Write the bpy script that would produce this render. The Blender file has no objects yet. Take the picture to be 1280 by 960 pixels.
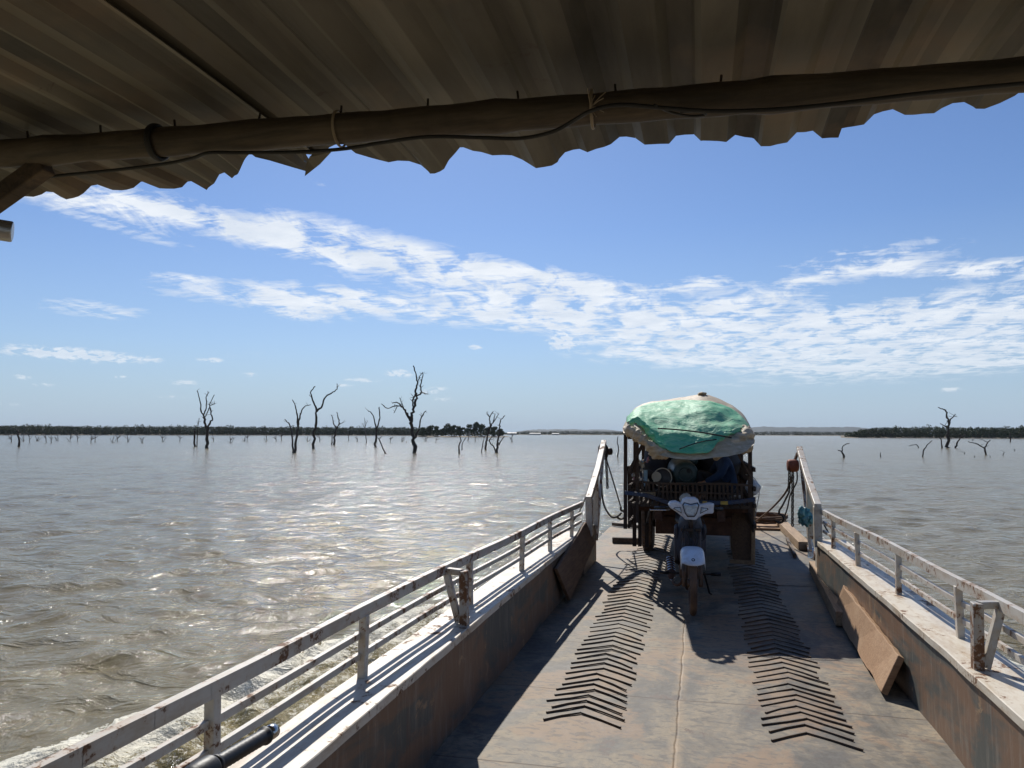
import bpy, bmesh, math, random
import numpy as np
from mathutils import Vector, Matrix, noise
random.seed(7)
rng = np.random.default_rng(7)
SC = bpy.context.scene
COL = SC.collection
R = math.radians

# ------------------------------------------------------------------ camera
FPX = 962.0
HC = 1.75                       # eye height over the ferry deck (deck = z 0)
YAW, PITCH, ROLL = R(13.7), R(3.66), R(0.15)
WZ = -0.55                      # water level
MC = Matrix.Rotation(YAW, 3, 'Z') @ Matrix.Rotation(R(90) + PITCH, 3, 'X') @ Matrix.Rotation(ROLL, 3, 'Z')
cam_d = bpy.data.cameras.new('camera')
cam = bpy.data.objects.new('camera', cam_d)
COL.objects.link(cam)
cam.matrix_world = Matrix.Translation((0, 0, HC)) @ MC.to_4x4()
cam_d.sensor_width = 36.0
cam_d.lens = FPX / 1280 * 36.0
cam_d.clip_start = 0.05
cam_d.clip_end = 30000
SC.camera = cam

# ------------------------------------------------------------------ light
SUN_EL, SUN_AZ = R(41), R(-21)          # azimuth from +Y, negative = to the left
sd = Vector((math.sin(SUN_AZ) * math.cos(SUN_EL), math.cos(SUN_AZ) * math.cos(SUN_EL), math.sin(SUN_EL)))
sl = bpy.data.lights.new('sun', 'SUN')
sl.energy = 5.0
sl.angle = R(0.5)
sl.color = (1.0, 0.955, 0.88)
so = bpy.data.objects.new('sun', sl)
so.rotation_euler = sd.to_track_quat('Z', 'Y').to_euler()
COL.objects.link(so)
SC.view_settings.view_transform = 'Standard'
SC.view_settings.look = 'None'
SC.view_settings.exposure = 0.0
SC.view_settings.gamma = 1.0


def ray(px, py):
    return MC @ Vector(((px - 640) / FPX, (480 - py) / FPX, -1.0))


def P(px, py, d=None, z=None, X=None, Y=None):
    """world point seen at photograph pixel px,py, at depth d or on a world plane"""
    v = ray(px, py)
    if d is not None:
        k = d
    elif z is not None:
        k = (z - HC) / v.z
    elif X is not None:
        k = X / v.x
    else:
        k = Y / v.y
    return Vector((0, 0, HC)) + v * k


# ------------------------------------------------------------------ node helpers
class NT:
    def __init__(self, tree):
        self.t = tree
        self.n = tree.nodes
        self.l = tree.links

    def new(self, typ, **kw):
        nd = self.n.new(typ)
        for k, v in kw.items():
            setattr(nd, k, v)
        return nd

    def link(self, a, b):
        self.l.new(a, b)

    def setin(self, nd, key, v):
        if v is None:
            return
        if hasattr(v, 'is_output') or isinstance(v, bpy.types.NodeSocket):
            self.l.new(v, nd.inputs[key])
        else:
            nd.inputs[key].default_value = v

    def math(self, op, a, b=None, c=None, clamp=False):
        nd = self.new('ShaderNodeMath', operation=op, use_clamp=clamp)
        self.setin(nd, 0, a)
        self.setin(nd, 1, b)
        self.setin(nd, 2, c)
        return nd.outputs[0]

    def noise(self, vec, scale, detail=6, rough=0.55, dist=0.0, dim='3D'):
        nd = self.new('ShaderNodeTexNoise', noise_dimensions=dim)
        self.setin(nd, 'Vector', vec)
        nd.inputs['Scale'].default_value = scale
        nd.inputs['Detail'].default_value = detail
        nd.inputs['Roughness'].default_value = rough
        nd.inputs['Distortion'].default_value = dist
        return nd.outputs['Fac']

    def ramp(self, fac, stops):
        nd = self.new('ShaderNodeValToRGB')
        e = nd.color_ramp.elements
        while len(e) < len(stops):
            e.new(0.5)
        for i, (p, c) in enumerate(stops):
            e[i].position = p
            e[i].color = (c, c, c, 1) if isinstance(c, (int, float)) else (c[0], c[1], c[2], 1)
        self.setin(nd, 0, fac)
        return nd.outputs[0]

    def mix(self, fac, a, b, typ='MIX'):
        nd = self.new('ShaderNodeMix', data_type='RGBA', blend_type=typ)
        self.setin(nd, 0, fac)
        for key, v in ((6, a), (7, b)):
            if isinstance(v, (tuple, list)):
                v = (v[0], v[1], v[2], 1)
            self.setin(nd, key, v)
        return nd.outputs[2]

    def mapping(self, vec, scale=(1, 1, 1), loc=(0, 0, 0), rot=(0, 0, 0)):
        nd = self.new('ShaderNodeMapping')
        self.setin(nd, 'Vector', vec)
        nd.inputs['Scale'].default_value = scale
        nd.inputs['Location'].default_value = loc
        nd.inputs['Rotation'].default_value = rot
        return nd.outputs[0]

    def bump(self, h, strength=0.3, dist=0.01, normal=None):
        nd = self.new('ShaderNodeBump')
        nd.inputs['Strength'].default_value = strength
        nd.inputs['Distance'].default_value = dist
        self.setin(nd, 'Height', h)
        if normal is not None:
            self.l.new(normal, nd.inputs['Normal'])
        return nd.outputs[0]


def newmat(name):
    m = bpy.data.materials.new(name)
    m.use_nodes = True
    t = NT(m.node_tree)
    b = m.node_tree.nodes['Principled BSDF']
    return m, t, b


def objco(t):
    return t.new('ShaderNodeTexCoord').outputs['Object']


def geoco(t):
    return t.new('ShaderNodeNewGeometry').outputs['Position']


def simple(name, col, rough=0.6, metal=0.0, var=0.25, scale=8, dirt=None, dirt_amt=0.5, bump=0.15, world=False, bscale=40):
    m, t, b = newmat(name)
    co = geoco(t) if world else objco(t)
    n1 = t.noise(co, scale, 8, 0.6)
    dark = tuple(c * (1 - var) for c in col)
    lite = tuple(min(1, c * (1 + var)) for c in col)
    c = t.mix(t.ramp(n1, [(0.3, 0), (0.7, 1)]), dark, lite)
    if dirt:
        n2 = t.noise(co, scale * 0.6 + 1.3, 8, 0.7, 0.4)
        c = t.mix(t.math('MULTIPLY', t.ramp(n2, [(0.42, 0), (0.62, 1)]), dirt_amt), c, dirt)
    t.link(c, b.inputs['Base Color'])
    b.inputs['Roughness'].default_value = rough
    b.inputs['Metallic'].default_value = metal
    if bump:
        t.link(t.bump(t.noise(co, bscale, 5, 0.6), bump, 0.01), b.inputs['Normal'])
    return m


M = {}
# worn white paint over steel with rust chips
def paint(name, base, rust_lo, rust_hi, dirtc=(0.38, 0.27, 0.16), dirt_amt=0.5):
    m, t, b = newmat(name)
    co = geoco(t)
    n1 = t.noise(co, 3.0, 8, 0.6)
    c = t.mix(t.ramp(n1, [(0.3, 0), (0.75, 1)]), tuple(x * 0.86 for x in base), base)
    nd = t.noise(t.mapping(co, (6, 1.5, 6)), 2.2, 9, 0.7)
    c = t.mix(t.math('MULTIPLY', t.ramp(nd, [(0.46, 0), (0.66, 1)]), dirt_amt), c, dirtc)
    nr = t.noise(co, 13, 8, 0.72, 0.3)
    nr2 = t.noise(co, 2.1, 4, 0.6)
    s = t.math('ADD', nr, t.math('MULTIPLY', t.math('SUBTRACT', nr2, 0.5), 0.55))
    mask = t.ramp(s, [(rust_lo, 0), (rust_hi, 1)])
    rc = t.mix(t.noise(co, 40, 4), (0.07, 0.035, 0.02), (0.26, 0.12, 0.05))
    halo = t.ramp(s, [(rust_lo - 0.07, 0), (rust_hi, 1)])
    c = t.mix(t.math('MULTIPLY', halo, 0.45), c, (0.42, 0.25, 0.12))
    c = t.mix(mask, c, rc)
    t.link(c, b.inputs['Base Color'])
    t.link(t.math('ADD', 0.45, t.math('MULTIPLY', mask, 0.4)), b.inputs['Roughness'])
    h = t.math('SUBTRACT', t.math('MULTIPLY', t.noise(co, 30, 6), 0.3), mask)
    t.link(t.bump(h, 0.35, 0.004), b.inputs['Normal'])
    return m


M['paint'] = paint('worn_white_paint', (0.58, 0.54, 0.47), 0.565, 0.61, dirt_amt=.6)
M['gunwale'] = paint('dusty_white_gunwale_paint', (0.70, 0.63, 0.51), 0.60, 0.65, (0.42, 0.29, 0.16), 0.75)
M['paint_dark'] = paint('chipped_grey_paint', (0.44, 0.43, 0.40), 0.52, 0.56)


def deckmat():
    m, t, b = newmat('dusty_steel_deck')
    co = geoco(t)
    sep = t.new('ShaderNodeSeparateXYZ')
    t.link(co, sep.inputs[0])
    n1 = t.noise(t.mapping(co, (1, 0.6, 1)), 2.4, 10, 0.68, 0.5)
    c = t.mix(t.ramp(n1, [(0.42, 0), (0.50, 0.45), (0.58, 1)]), (0.066, 0.056, 0.042), (0.262, 0.208, 0.136))
    n2 = t.noise(co, 16, 8, 0.7)
    c = t.mix(t.ramp(n2, [(0.46, 0), (0.60, 0.6)]), c, (0.140, 0.128, 0.104))
    n3 = t.noise(co, 1.1, 7, 0.65, 0.8)
    c = t.mix(t.math('MULTIPLY', t.ramp(n3, [(0.50, 0), (0.56, 1)]), 0.65), c, (0.27, 0.165, 0.085))
    n4 = t.noise(t.mapping(co, (1, 1, 1), (7, 3, 0)), 2.9, 6, 0.72, 0.4)
    c = t.mix(t.math('MULTIPLY', t.ramp(n4, [(0.62, 0), (0.65, 1)]), 0.8), c, (0.10, 0.06, 0.04))
    # dark scuffs and small footprints
    n5 = t.noise(t.mapping(co, (1.0, 2.2, 1), (1, 9, 0)), 11.0, 6, 0.62, 0.7)
    c = t.mix(t.math('MULTIPLY', t.ramp(n5, [(0.52, 0), (0.60, 1)]), 0.62), c, (0.075, 0.066, 0.056))
    # plate seams
    wob = t.math('MULTIPLY', t.math('SUBTRACT', t.noise(co, 3.0, 3), 0.5), 0.035)
    yy = t.math('ADD', sep.outputs['Y'], wob)
    fy = t.math('ABSOLUTE', t.math('SUBTRACT', t.math('FRACT', t.math('DIVIDE', t.math('ADD', yy, 0.18), 1.22)), 0.5))
    ly = t.ramp(fy, [(0.0, 1), (0.009, 0)])
    fx = t.math('ABSOLUTE', t.math('ADD', t.math('ADD', sep.outputs['X'], wob), 0.155))
    lx = t.ramp(fx, [(0.0, 1), (0.009, 0)])
    seam = t.math('MAXIMUM', ly, lx)
    c = t.mix(t.math('MULTIPLY', seam, 0.8), c, (0.085, 0.055, 0.035))
    # rusty band along the centre seam
    band = t.math('MULTIPLY', t.ramp(fx, [(0.0, 1), (0.055, 0)]), t.ramp(t.noise(co, 5, 6, 0.7), [(0.4, 0), (0.62, 1)]))
    c = t.mix(t.math('MULTIPLY', band, 0.7), c, (0.40, 0.27, 0.14))
    t.link(c, b.inputs['Base Color'])
    t.link(t.math('ADD', 0.5, t.math('MULTIPLY', n1, 0.35)), b.inputs['Roughness'])
    h = t.math('ADD', t.math('MULTIPLY', n1, 0.6), t.math('MULTIPLY', n2, 0.25))
    h = t.math('SUBTRACT', h, t.math('MULTIPLY', seam, 0.7))
    t.link(t.bump(h, 0.5, 0.012), b.inputs['Normal'])
    return m


M['deck'] = deckmat()


def bulwark():
    m, t, b = newmat('scraped_grey_steel_wall')
    co = geoco(t)
    n1 = t.noise(t.mapping(co, (1, 0.5, 1.6)), 2.0, 9, 0.62, 0.5)
    c = t.mix(t.ramp(n1, [(0.44, 0), (0.50, 0.6), (0.56, 1)]), (0.085, 0.09, 0.080), (0.20, 0.118, 0.070))
    n2 = t.noise(t.mapping(co, (1, 6, 1)), 3.0, 8, 0.7)
    c = t.mix(t.ramp(n2, [(0.5, 0), (0.72, 0.5)]), c, (0.34, 0.30, 0.25))
    n3 = t.noise(co, 4.2, 8, 0.7, 0.6)
    c = t.mix(t.math('MULTIPLY', t.ramp(n3, [(0.60, 0), (0.66, 1)]), 0.75), c, (0.40, 0.26, 0.14))
    sep = t.new('ShaderNodeSeparateXYZ')
    t.link(co, sep.inputs[0])
    st = t.noise(t.mapping(co, (1, 9, 0.5)), 2.5, 6, 0.7)
    c = t.mix(t.math('MULTIPLY', t.ramp(st, [(0.58, 0), (0.7, 1)]), 0.6), c, (0.16, 0.07, 0.035))
    t.link(c, b.inputs['Base Color'])
    b.inputs['Roughness'].default_value = 0.55
    b.inputs['Metallic'].default_value = 0.15
    t.link(t.bump(t.math('ADD', n1, t.math('MULTIPLY', n3, 0.4)), 0.35, 0.01), b.inputs['Normal'])
    return m


M['bulwark'] = bulwark()


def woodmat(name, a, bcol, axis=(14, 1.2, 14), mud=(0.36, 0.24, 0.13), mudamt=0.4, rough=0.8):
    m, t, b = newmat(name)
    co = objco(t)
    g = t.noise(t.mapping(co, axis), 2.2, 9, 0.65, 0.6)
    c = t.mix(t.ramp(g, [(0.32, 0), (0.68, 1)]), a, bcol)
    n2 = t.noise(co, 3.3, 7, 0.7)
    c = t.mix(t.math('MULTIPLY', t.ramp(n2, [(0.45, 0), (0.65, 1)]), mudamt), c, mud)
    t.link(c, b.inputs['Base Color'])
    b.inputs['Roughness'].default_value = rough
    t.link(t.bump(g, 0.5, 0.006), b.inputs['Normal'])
    return m


M['wood'] = woodmat('weathered_tan_timber', (0.22, 0.14, 0.08), (0.46, 0.31, 0.18))
M['board'] = woodmat('saw_marked_orange_board', (0.27, 0.15, 0.075), (0.43, 0.26, 0.14), (2.0, 26, 26), (0.47, 0.31, 0.18), 0.5)
M['board_dark'] = woodmat('brown_board', (0.10, 0.058, 0.034), (0.20, 0.12, 0.07), (14, 1.5, 14), (0.24, 0.15, 0.09), 0.3)
M['timber_dark'] = woodmat('dark_timber', (0.035, 0.025, 0.018), (0.10, 0.065, 0.04))
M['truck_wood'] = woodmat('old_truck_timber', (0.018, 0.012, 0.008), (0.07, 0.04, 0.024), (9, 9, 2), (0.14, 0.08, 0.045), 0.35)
M['bamboo'] = woodmat('smoked_bamboo', (0.035, 0.026, 0.017), (0.13, 0.098, 0.065), (1.0, 12, 12), (0.035, 0.024, 0.016), 0.6, 0.65)
M['deadwood'] = woodmat('drowned_dead_wood', (0.025, 0.021, 0.018), (0.065, 0.055, 0.046), (2, 2, 2), (0.09, 0.08, 0.07), 0.3, 0.9)
M['greywood'] = woodmat('grey_dead_wood', (0.10, 0.09, 0.08), (0.2, 0.18, 0.16), (2, 2, 2), (0.15, 0.13, 0.11), 0.3, 0.9)
M['rust'] = simple('rusty_iron', (0.12, 0.055, 0.03), 0.8, 0.2, 0.45, 14, (0.08, 0.04, 0.025), 0.6, 0.4)
M['rustred'] = simple('rust_red_casting', (0.27, 0.075, 0.04), 0.7, 0.1, 0.35, 12, (0.10, 0.04, 0.025), 0.5, 0.3)
M['cleat'] = simple('worn_cleat_iron', (0.075, 0.060, 0.046), 0.6, 0.1, 0.35, 6, (0.25, 0.16, 0.09), 0.5, 0.2, True)
M['black'] = simple('black_rubber', (0.008, 0.008, 0.009), 0.5, 0, 0.2, 9, None, 0, 0.12)
M['blackmetal'] = simple('black_iron', (0.03, 0.027, 0.025), 0.5, 0.5, 0.3, 9, (0.12, 0.06, 0.03), 0.4, 0.2)
M['chrome'] = simple('polished_steel', (0.55, 0.56, 0.58), 0.22, 1.0, 0.1, 20, (0.2, 0.12, 0.07), 0.4, 0.05)
M['steel'] = simple('grey_steel_pipe', (0.42, 0.42, 0.42), 0.38, 0.85, 0.2, 12, (0.2, 0.17, 0.14), 0.4, 0.1)
M['tyre'] = simple('dusty_tyre_rubber', (0.10, 0.062, 0.040), 0.85, 0, 0.3, 9, (0.22, 0.13, 0.075), 0.6, 0.3)
M['whiteplastic'] = simple('white_fairing_plastic', (0.72, 0.74, 0.78), 0.28, 0, 0.06, 5, (0.36, 0.27, 0.19), 0.50, 0.02)
M['lens'] = simple('headlight_lens', (0.42, 0.47, 0.52), 0.08, 0.35, 0.35, 25, None, 0, 0.3, False, 60)
M['navy'] = simple('faded_navy_plastic', (0.030, 0.036, 0.055), 0.5, 0, 0.3, 8, (0.10, 0.07, 0.05), 0.4, 0.2)
M['engine'] = simple('muddy_engine_alloy', (0.13, 0.10, 0.08), 0.6, 0.5, 0.45, 18, (0.20, 0.10, 0.05), 0.7, 0.5)
M['bluepaint'] = simple('blue_painted_steel', (0.018, 0.038, 0.085), 0.5, 0.1, 0.3, 9, (0.10, 0.07, 0.05), 0.55, 0.2)
M['yellowpaint'] = simple('yellow_painted_steel', (0.50, 0.32, 0.05), 0.5, 0.1, 0.3, 9, (0.10, 0.07, 0.05), 0.5, 0.2)
M['greycloth'] = simple('pale_grey_sack', (0.42, 0.40, 0.37), 0.8, 0, 0.2, 6, (0.28, 0.2, 0.13), 0.3, 0.3)
M['beige'] = simple('beige_cloth', (0.40, 0.35, 0.28), 0.85, 0, 0.15, 6, None, 0, 0.3)
M['cream'] = simple('cream_plastic', (0.62, 0.56, 0.44), 0.5, 0, 0.1, 6, (0.3, 0.2, 0.1), 0.3, 0.1)
M['drum'] = simple('teal_drum_plastic', (0.02, 0.055, 0.06), 0.4, 0, 0.3, 5, (0.07, 0.07, 0.06), 0.4, 0.1)
M['darkbucket'] = simple('grey_bucket_plastic', (0.06, 0.06, 0.065), 0.45, 0, 0.15, 5, None, 0, 0.1)
M['skin'] = simple('tanned_skin', (0.30, 0.16, 0.095), 0.55, 0, 0.1, 10, None, 0, 0.05)
M['shirt'] = simple('blue_work_shirt', (0.015, 0.036, 0.085), 0.9, 0, 0.2, 12, None, 0, 0.3)
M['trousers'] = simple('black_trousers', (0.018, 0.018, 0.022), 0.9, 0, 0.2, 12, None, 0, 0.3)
M['hair'] = simple('black_hair', (0.012, 0.010, 0.009), 0.5, 0, 0.2, 40, None, 0, 0.4)
M['rope'] = simple('muddy_rope', (0.17, 0.10, 0.06), 0.9, 0, 0.35, 30, (0.07, 0.045, 0.03), 0.5, 0.6)
M['darkrope'] = simple('dark_rope', (0.03, 0.022, 0.018), 0.9, 0, 0.35, 30, None, 0, 0.6)
M['teal'] = simple('teal_plastic_bag', (0.03, 0.20, 0.24), 0.35, 0, 0.5, 14, (0.35, 0.42, 0.42), 0.35, 0.5)
M['wire'] = simple('black_cable', (0.012, 0.011, 0.010), 0.6, 0, 0.2, 9, None, 0, 0.1)
M['tie'] = simple('binding_wire', (0.30, 0.24, 0.17), 0.6, 0.3, 0.2, 9, None, 0, 0.1)
M['pinkgoods'] = simple('pink_packet', (0.45, 0.20, 0.22), 0.4, 0, 0.2, 20, None, 0, 0.1)
M['bluegoods'] = simple('pale_blue_packet', (0.30, 0.45, 0.55), 0.4, 0, 0.2, 20, None, 0, 0.1)
M['wall_far'] = simple('whitewashed_wall', (0.36, 0.35, 0.32), 0.8, 0, 0.05, 1, None, 0, 0)
M['roof_far'] = simple('grey_tin_roof', (0.16, 0.165, 0.175), 0.6, 0.2, 0.1, 1, None, 0, 0)


def roofmat():
    m, t, b = newmat('weathered_corrugated_iron')
    co = geoco(t)
    sep = t.new('ShaderNodeSeparateXYZ')
    t.link(co, sep.inputs[0])
    # random staining per half flute, strengthened to paint in shading of the flanks
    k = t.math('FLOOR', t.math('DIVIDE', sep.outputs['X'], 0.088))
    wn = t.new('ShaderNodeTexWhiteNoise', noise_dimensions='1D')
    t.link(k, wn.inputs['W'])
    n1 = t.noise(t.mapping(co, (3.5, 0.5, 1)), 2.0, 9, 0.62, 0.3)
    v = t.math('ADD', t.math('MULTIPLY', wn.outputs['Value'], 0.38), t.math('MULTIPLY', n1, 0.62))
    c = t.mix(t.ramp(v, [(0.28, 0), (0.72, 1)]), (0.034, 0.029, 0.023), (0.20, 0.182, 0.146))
    n2 = t.noise(t.mapping(co, (1, 1, 1), (3, 1, 0)), 5.5, 8, 0.75, 0.2)
    c = t.mix(t.math('MULTIPLY', t.ramp(n2, [(0.62, 0), (0.68, 1)]), 0.6), c, (0.07, 0.045, 0.03))
    n3 = t.noise(co, 1.6, 6, 0.6)
    c = t.mix(t.math('MULTIPLY', t.ramp(n3, [(0.5, 0), (0.68, 1)]), 0.55), c, (0.26, 0.17, 0.10))
    t.link(c, b.inputs['Base Color'])
    b.inputs['Roughness'].default_value = 0.62
    b.inputs['Metallic'].default_value = 0.1
    t.link(t.bump(n1, 0.3, 0.01), b.inputs['Normal'])
    return m


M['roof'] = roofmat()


def tarpmat(name, base, lite, scale=5, transl=0.0, weave=0):
    m, t, b = newmat(name)
    co = objco(t)
    w = t.noise(t.mapping(co, (1, 1, 2.6)), scale, 9, 0.62, 1.6)
    c = t.mix(t.ramp(w, [(0.36, 0), (0.64, 1)]), base, lite)
    d = t.noise(co, 2.3, 7, 0.7)
    c = t.mix(t.math('MULTIPLY', t.ramp(d, [(0.5, 0), (0.7, 1)]), 0.4), c, (0.42, 0.36, 0.24))
    t.link(c, b.inputs['Base Color'])
    b.inputs['Roughness'].default_value = 0.62
    tl = t.new('ShaderNodeBsdfTranslucent')
    t.link(c, tl.inputs['Color'])
    ms = t.new('ShaderNodeMixShader')
    ms.inputs[0].default_value = 0.15
    t.link(b.outputs[0], ms.inputs[1])
    t.link(tl.outputs[0], ms.inputs[2])
    t.link(ms.outputs[0], t.n['Material Output'].inputs['Surface'])
    h = w
    if weave:
        wv = t.new('ShaderNodeTexWave', wave_type='BANDS', bands_direction='DIAGONAL')
        t.setin(wv, 'Vector', co)
        wv.inputs['Scale'].default_value = weave
        wv.inputs['Distortion'].default_value = 9
        h = t.math('ADD', w, t.math('MULTIPLY', wv.outputs['Fac'], 0.12))
    t.link(t.bump(h, 0.4, 0.03), b.inputs['Normal'])
    return m


M['green'] = tarpmat('green_shade_net', (0.07, 0.46, 0.24), (0.32, 0.66, 0.38), 5.5, weave=9)
M['tarp'] = tarpmat('cream_tarpaulin', (0.42, 0.32, 0.20), (0.64, 0.53, 0.38), 6)


def bagmat():
    m, t, b = newmat('translucent_plastic_bag')
    b.inputs['Base Color'].default_value = (0.62, 0.62, 0.62, 1)
    b.inputs['Roughness'].default_value = 0.3
    b.inputs['Alpha'].default_value = 0.88
    t.link(t.bump(t.noise(objco(t), 14, 6, 0.6, 1.0), 0.8, 0.03), b.inputs['Normal'])
    return m


M['bag'] = bagmat()


def bottlemat():
    m, t, b = newmat('clear_bottle_plastic')
    b.inputs['Base Color'].default_value = (0.75, 0.82, 0.88, 1)
    b.inputs['Roughness'].default_value = 0.1
    b.inputs['Transmission Weight'].default_value = 0.6
    b.inputs['IOR'].default_value = 1.3
    return m


M['bottle'] = bottlemat()
M['label'] = simple('blue_white_label', (0.25, 0.38, 0.62), 0.5, 0, 0.6, 30, None, 0, 0)


def leafmat(name, a, c2):
    m, t, b = newmat(name)
    co = geoco(t)
    n = t.noise(co, 0.35, 6, 0.7)
    t.link(t.mix(t.ramp(n, [(0.3, 0), (0.7, 1)]), a, c2), b.inputs['Base Color'])
    b.inputs['Roughness'].default_value = 0.7
    b.inputs['Specular IOR Level'].default_value = 0.2
    return m


M['leaf'] = leafmat('dark_evergreen_leaves', (0.022, 0.042, 0.014), (0.06, 0.09, 0.032))
M['leaf2'] = leafmat('dusty_far_foliage', (0.03, 0.052, 0.02), (0.075, 0.10, 0.042))
M['bark'] = simple('grey_bark', (0.12, 0.10, 0.085), 0.9, 0, 0.3, 1, None, 0, 0)
M['hill'] = simple('wooded_hill', (0.018, 0.034, 0.034), 0.9, 0, 0.3, 0.01, None, 0, 0, True)
M['earth'] = simple('brown_bank_earth', (0.16, 0.13, 0.085), 0.9, 0, 0.3, 0.05, None, 0, 0, True)


# ------------------------------------------------------------------ mesh builder
class MB:
    def __init__(self):
        self.v = []
        self.f = []

    def add(self, vs, fs):
        o = len(self.v)
        self.v.extend([tuple(p) for p in vs])
        self.f.extend([tuple(i + o for i in f) for f in fs])
        return self

    def box(self, x0, x1, y0, y1, z0, z1):
        vs = [(x, y, z) for z in (z0, z1) for y in (y0, y1) for x in (x0, x1)]
        fs = [(0, 2, 3, 1), (4, 5, 7, 6), (0, 1, 5, 4), (2, 6, 7, 3), (0, 4, 6, 2), (1, 3, 7, 5)]
        return self.add(vs, fs)

    def bar(self, a, b, w, h, up=(0, 0, 1)):
        a, b = Vector(a), Vector(b)
        d = (b - a).normalized()
        u = Vector(up)
        s = d.cross(u)
        if s.length < 1e-4:
            s = d.cross(Vector((0, 1, 0)))
        s.normalize()
        u = s.cross(d).normalized()
        vs = []
        for p in (a, b):
            for i, j in ((-1, -1), (1, -1), (1, 1), (-1, 1)):
                vs.append(p + s * (w / 2 * i) + u * (h / 2 * j))
        fs = [(3, 2, 1, 0), (4, 5, 6, 7), (0, 1, 5, 4), (1, 2, 6, 5), (2, 3, 7, 6), (3, 0, 4, 7)]
        return self.add(vs, fs)

    def tube(self, pts, r, n=8, cap=True, closed=False):
        pts = [Vector(p) for p in pts]
        m = len(pts)
        rs = r if isinstance(r, (list, tuple)) else [r] * m
        o = len(self.v)
        prev = None
        for i, p in enumerate(pts):
            if closed:
                d = pts[(i + 1) % m] - pts[(i - 1) % m]
            else:
                d = pts[min(i + 1, m - 1)] - pts[max(i - 1, 0)]
            d.normalize()
            if prev is None:
                s = d.orthogonal().normalized()
            else:
                s = prev - d * prev.dot(d)
                if s.length < 1e-5:
                    s = d.orthogonal()
                s.normalize()
            prev = s
            u = d.cross(s)
            for k in range(n):
                a = 2 * math.pi * k / n
                self.v.append(tuple(p + (s * math.cos(a) + u * math.sin(a)) * rs[i]))
        for i in range(m if closed else m - 1):
            for k in range(n):
                a = o + i * n + k
                b = o + i * n + (k + 1) % n
                i2 = (i + 1) % m
                self.f.append((a, b, o + i2 * n + (k + 1) % n, o + i2 * n + k))
        if cap and not closed:
            self.f.append(tuple(o + k for k in range(n))[::-1])
            self.f.append(tuple(o + (m - 1) * n + k for k in range(n)))
        return self

    def lathe(self, prof, base, axis, n=24):
        """prof: list of (r, h) along axis from base"""
        base, ax = Vector(base), Vector(axis).normalized()
        s = ax.orthogonal().normalized()
        u = ax.cross(s)
        o = len(self.v)
        for r, h in prof:
            for k in range(n):
                a = 2 * math.pi * k / n
                self.v.append(tuple(base + ax * h + (s * math.cos(a) + u * math.sin(a)) * r))
        for i in range(len(prof) - 1):
            for k in range(n):
                self.f.append((o + i * n + k, o + i * n + (k + 1) % n, o + (i + 1) * n + (k + 1) % n, o + (i + 1) * n + k))
        self.f.append(tuple(o + k for k in range(n))[::-1])
        self.f.append(tuple(o + (len(prof) - 1) * n + k for k in range(n)))
        return self

    def torus(self, c, axis, R0, r, n=36, m=10, ry=None):
        c, ax = Vector(c), Vector(axis).normalized()
        s = ax.orthogonal().normalized()
        u = ax.cross(s)
        ry = ry or r
        o = len(self.v)
        for i in range(n):
            a = 2 * math.pi * i / n
            dr = s * math.cos(a) + u * math.sin(a)
            for k in range(m):
                b = 2 * math.pi * k / m
                self.v.append(tuple(c + dr * (R0 + r * math.cos(b)) + ax * (ry * math.sin(b))))
        for i in range(n):
            for k in range(m):
                self.f.append((o + i * m + k, o + ((i + 1) % n) * m + k, o + ((i + 1) % n) * m + (k + 1) % m, o + i * m + (k + 1) % m))
        return self

    def prism(self, pts, vec):
        n = len(pts)
        vec = Vector(vec)
        vs = [Vector(p) for p in pts] + [Vector(p) + vec for p in pts]
        fs = [tuple(range(n))[::-1], tuple(range(n, 2 * n))]
        for i in range(n):
            j = (i + 1) % n
            fs.append((i, j, n + j, n + i))
        return self.add(vs, fs)

    def grid(self, rows):
        nr, nc = len(rows), len(rows[0])
        vs = [p for r in rows for p in r]
        fs = [(i * nc + j, i * nc + j + 1, (i + 1) * nc + j + 1, (i + 1) * nc + j) for i in range(nr - 1) for j in range(nc - 1)]
        return self.add(vs, fs)

    def build(self, name, mat, parent=None, smooth=False, bevel=0, loc=None, subsurf=0, solid=0):
        me = bpy.data.meshes.new(name)
        o = bpy.data.objects.new(name, me)
        vs = self.v
        if parent is not None and loc is None:
            pl = parent_loc(parent)
            vs = [(x - pl.x, y - pl.y, z - pl.z) for x, y, z in vs]
        elif loc is not None:
            L = Vector(loc)
            vs = [(x - L.x, y - L.y, z - L.z) for x, y, z in vs]
            o.location = L - (parent_loc(parent) if parent else Vector((0, 0, 0)))
        me.from_pydata(vs, [], self.f)
        bm = bmesh.new()
        bm.from_mesh(me)
        bmesh.ops.recalc_face_normals(bm, faces=bm.faces)
        bm.to_mesh(me)
        bm.free()
        me.materials.append(mat)
        if smooth:
            me.shade_smooth()
        if parent is not None:
            o.parent = parent
        COL.objects.link(o)
        if solid:
            md = o.modifiers.new('thickness', 'SOLIDIFY')
            md.thickness = solid
            md.offset = 0
        if bevel:
            md = o.modifiers.new('bevel', 'BEVEL')
            md.width = bevel
            md.segments = 2
            md.limit_method = 'ANGLE'
        if subsurf:
            md = o.modifiers.new('subdivision', 'SUBSURF')
            md.levels = md.render_levels = subsurf
        return o


def parent_loc(o):
    v = Vector((0, 0, 0))
    while o is not None:
        v += Vector(o.location)
        o = o.parent
    return v


def tag(o, label=None, cat=None, group=None, kind=None):
    if label:
        o['label'] = label
    if cat:
        o['category'] = cat
    if group:
        o['group'] = group
    if kind:
        o['kind'] = kind
    return o


def thing(name, label, cat, loc=(0, 0, 0), group=None):
    o = bpy.data.objects.new(name, None)
    o.empty_display_size = 0.1
    o.location = loc
    COL.objects.link(o)
    return tag(o, label, cat, group)


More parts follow.
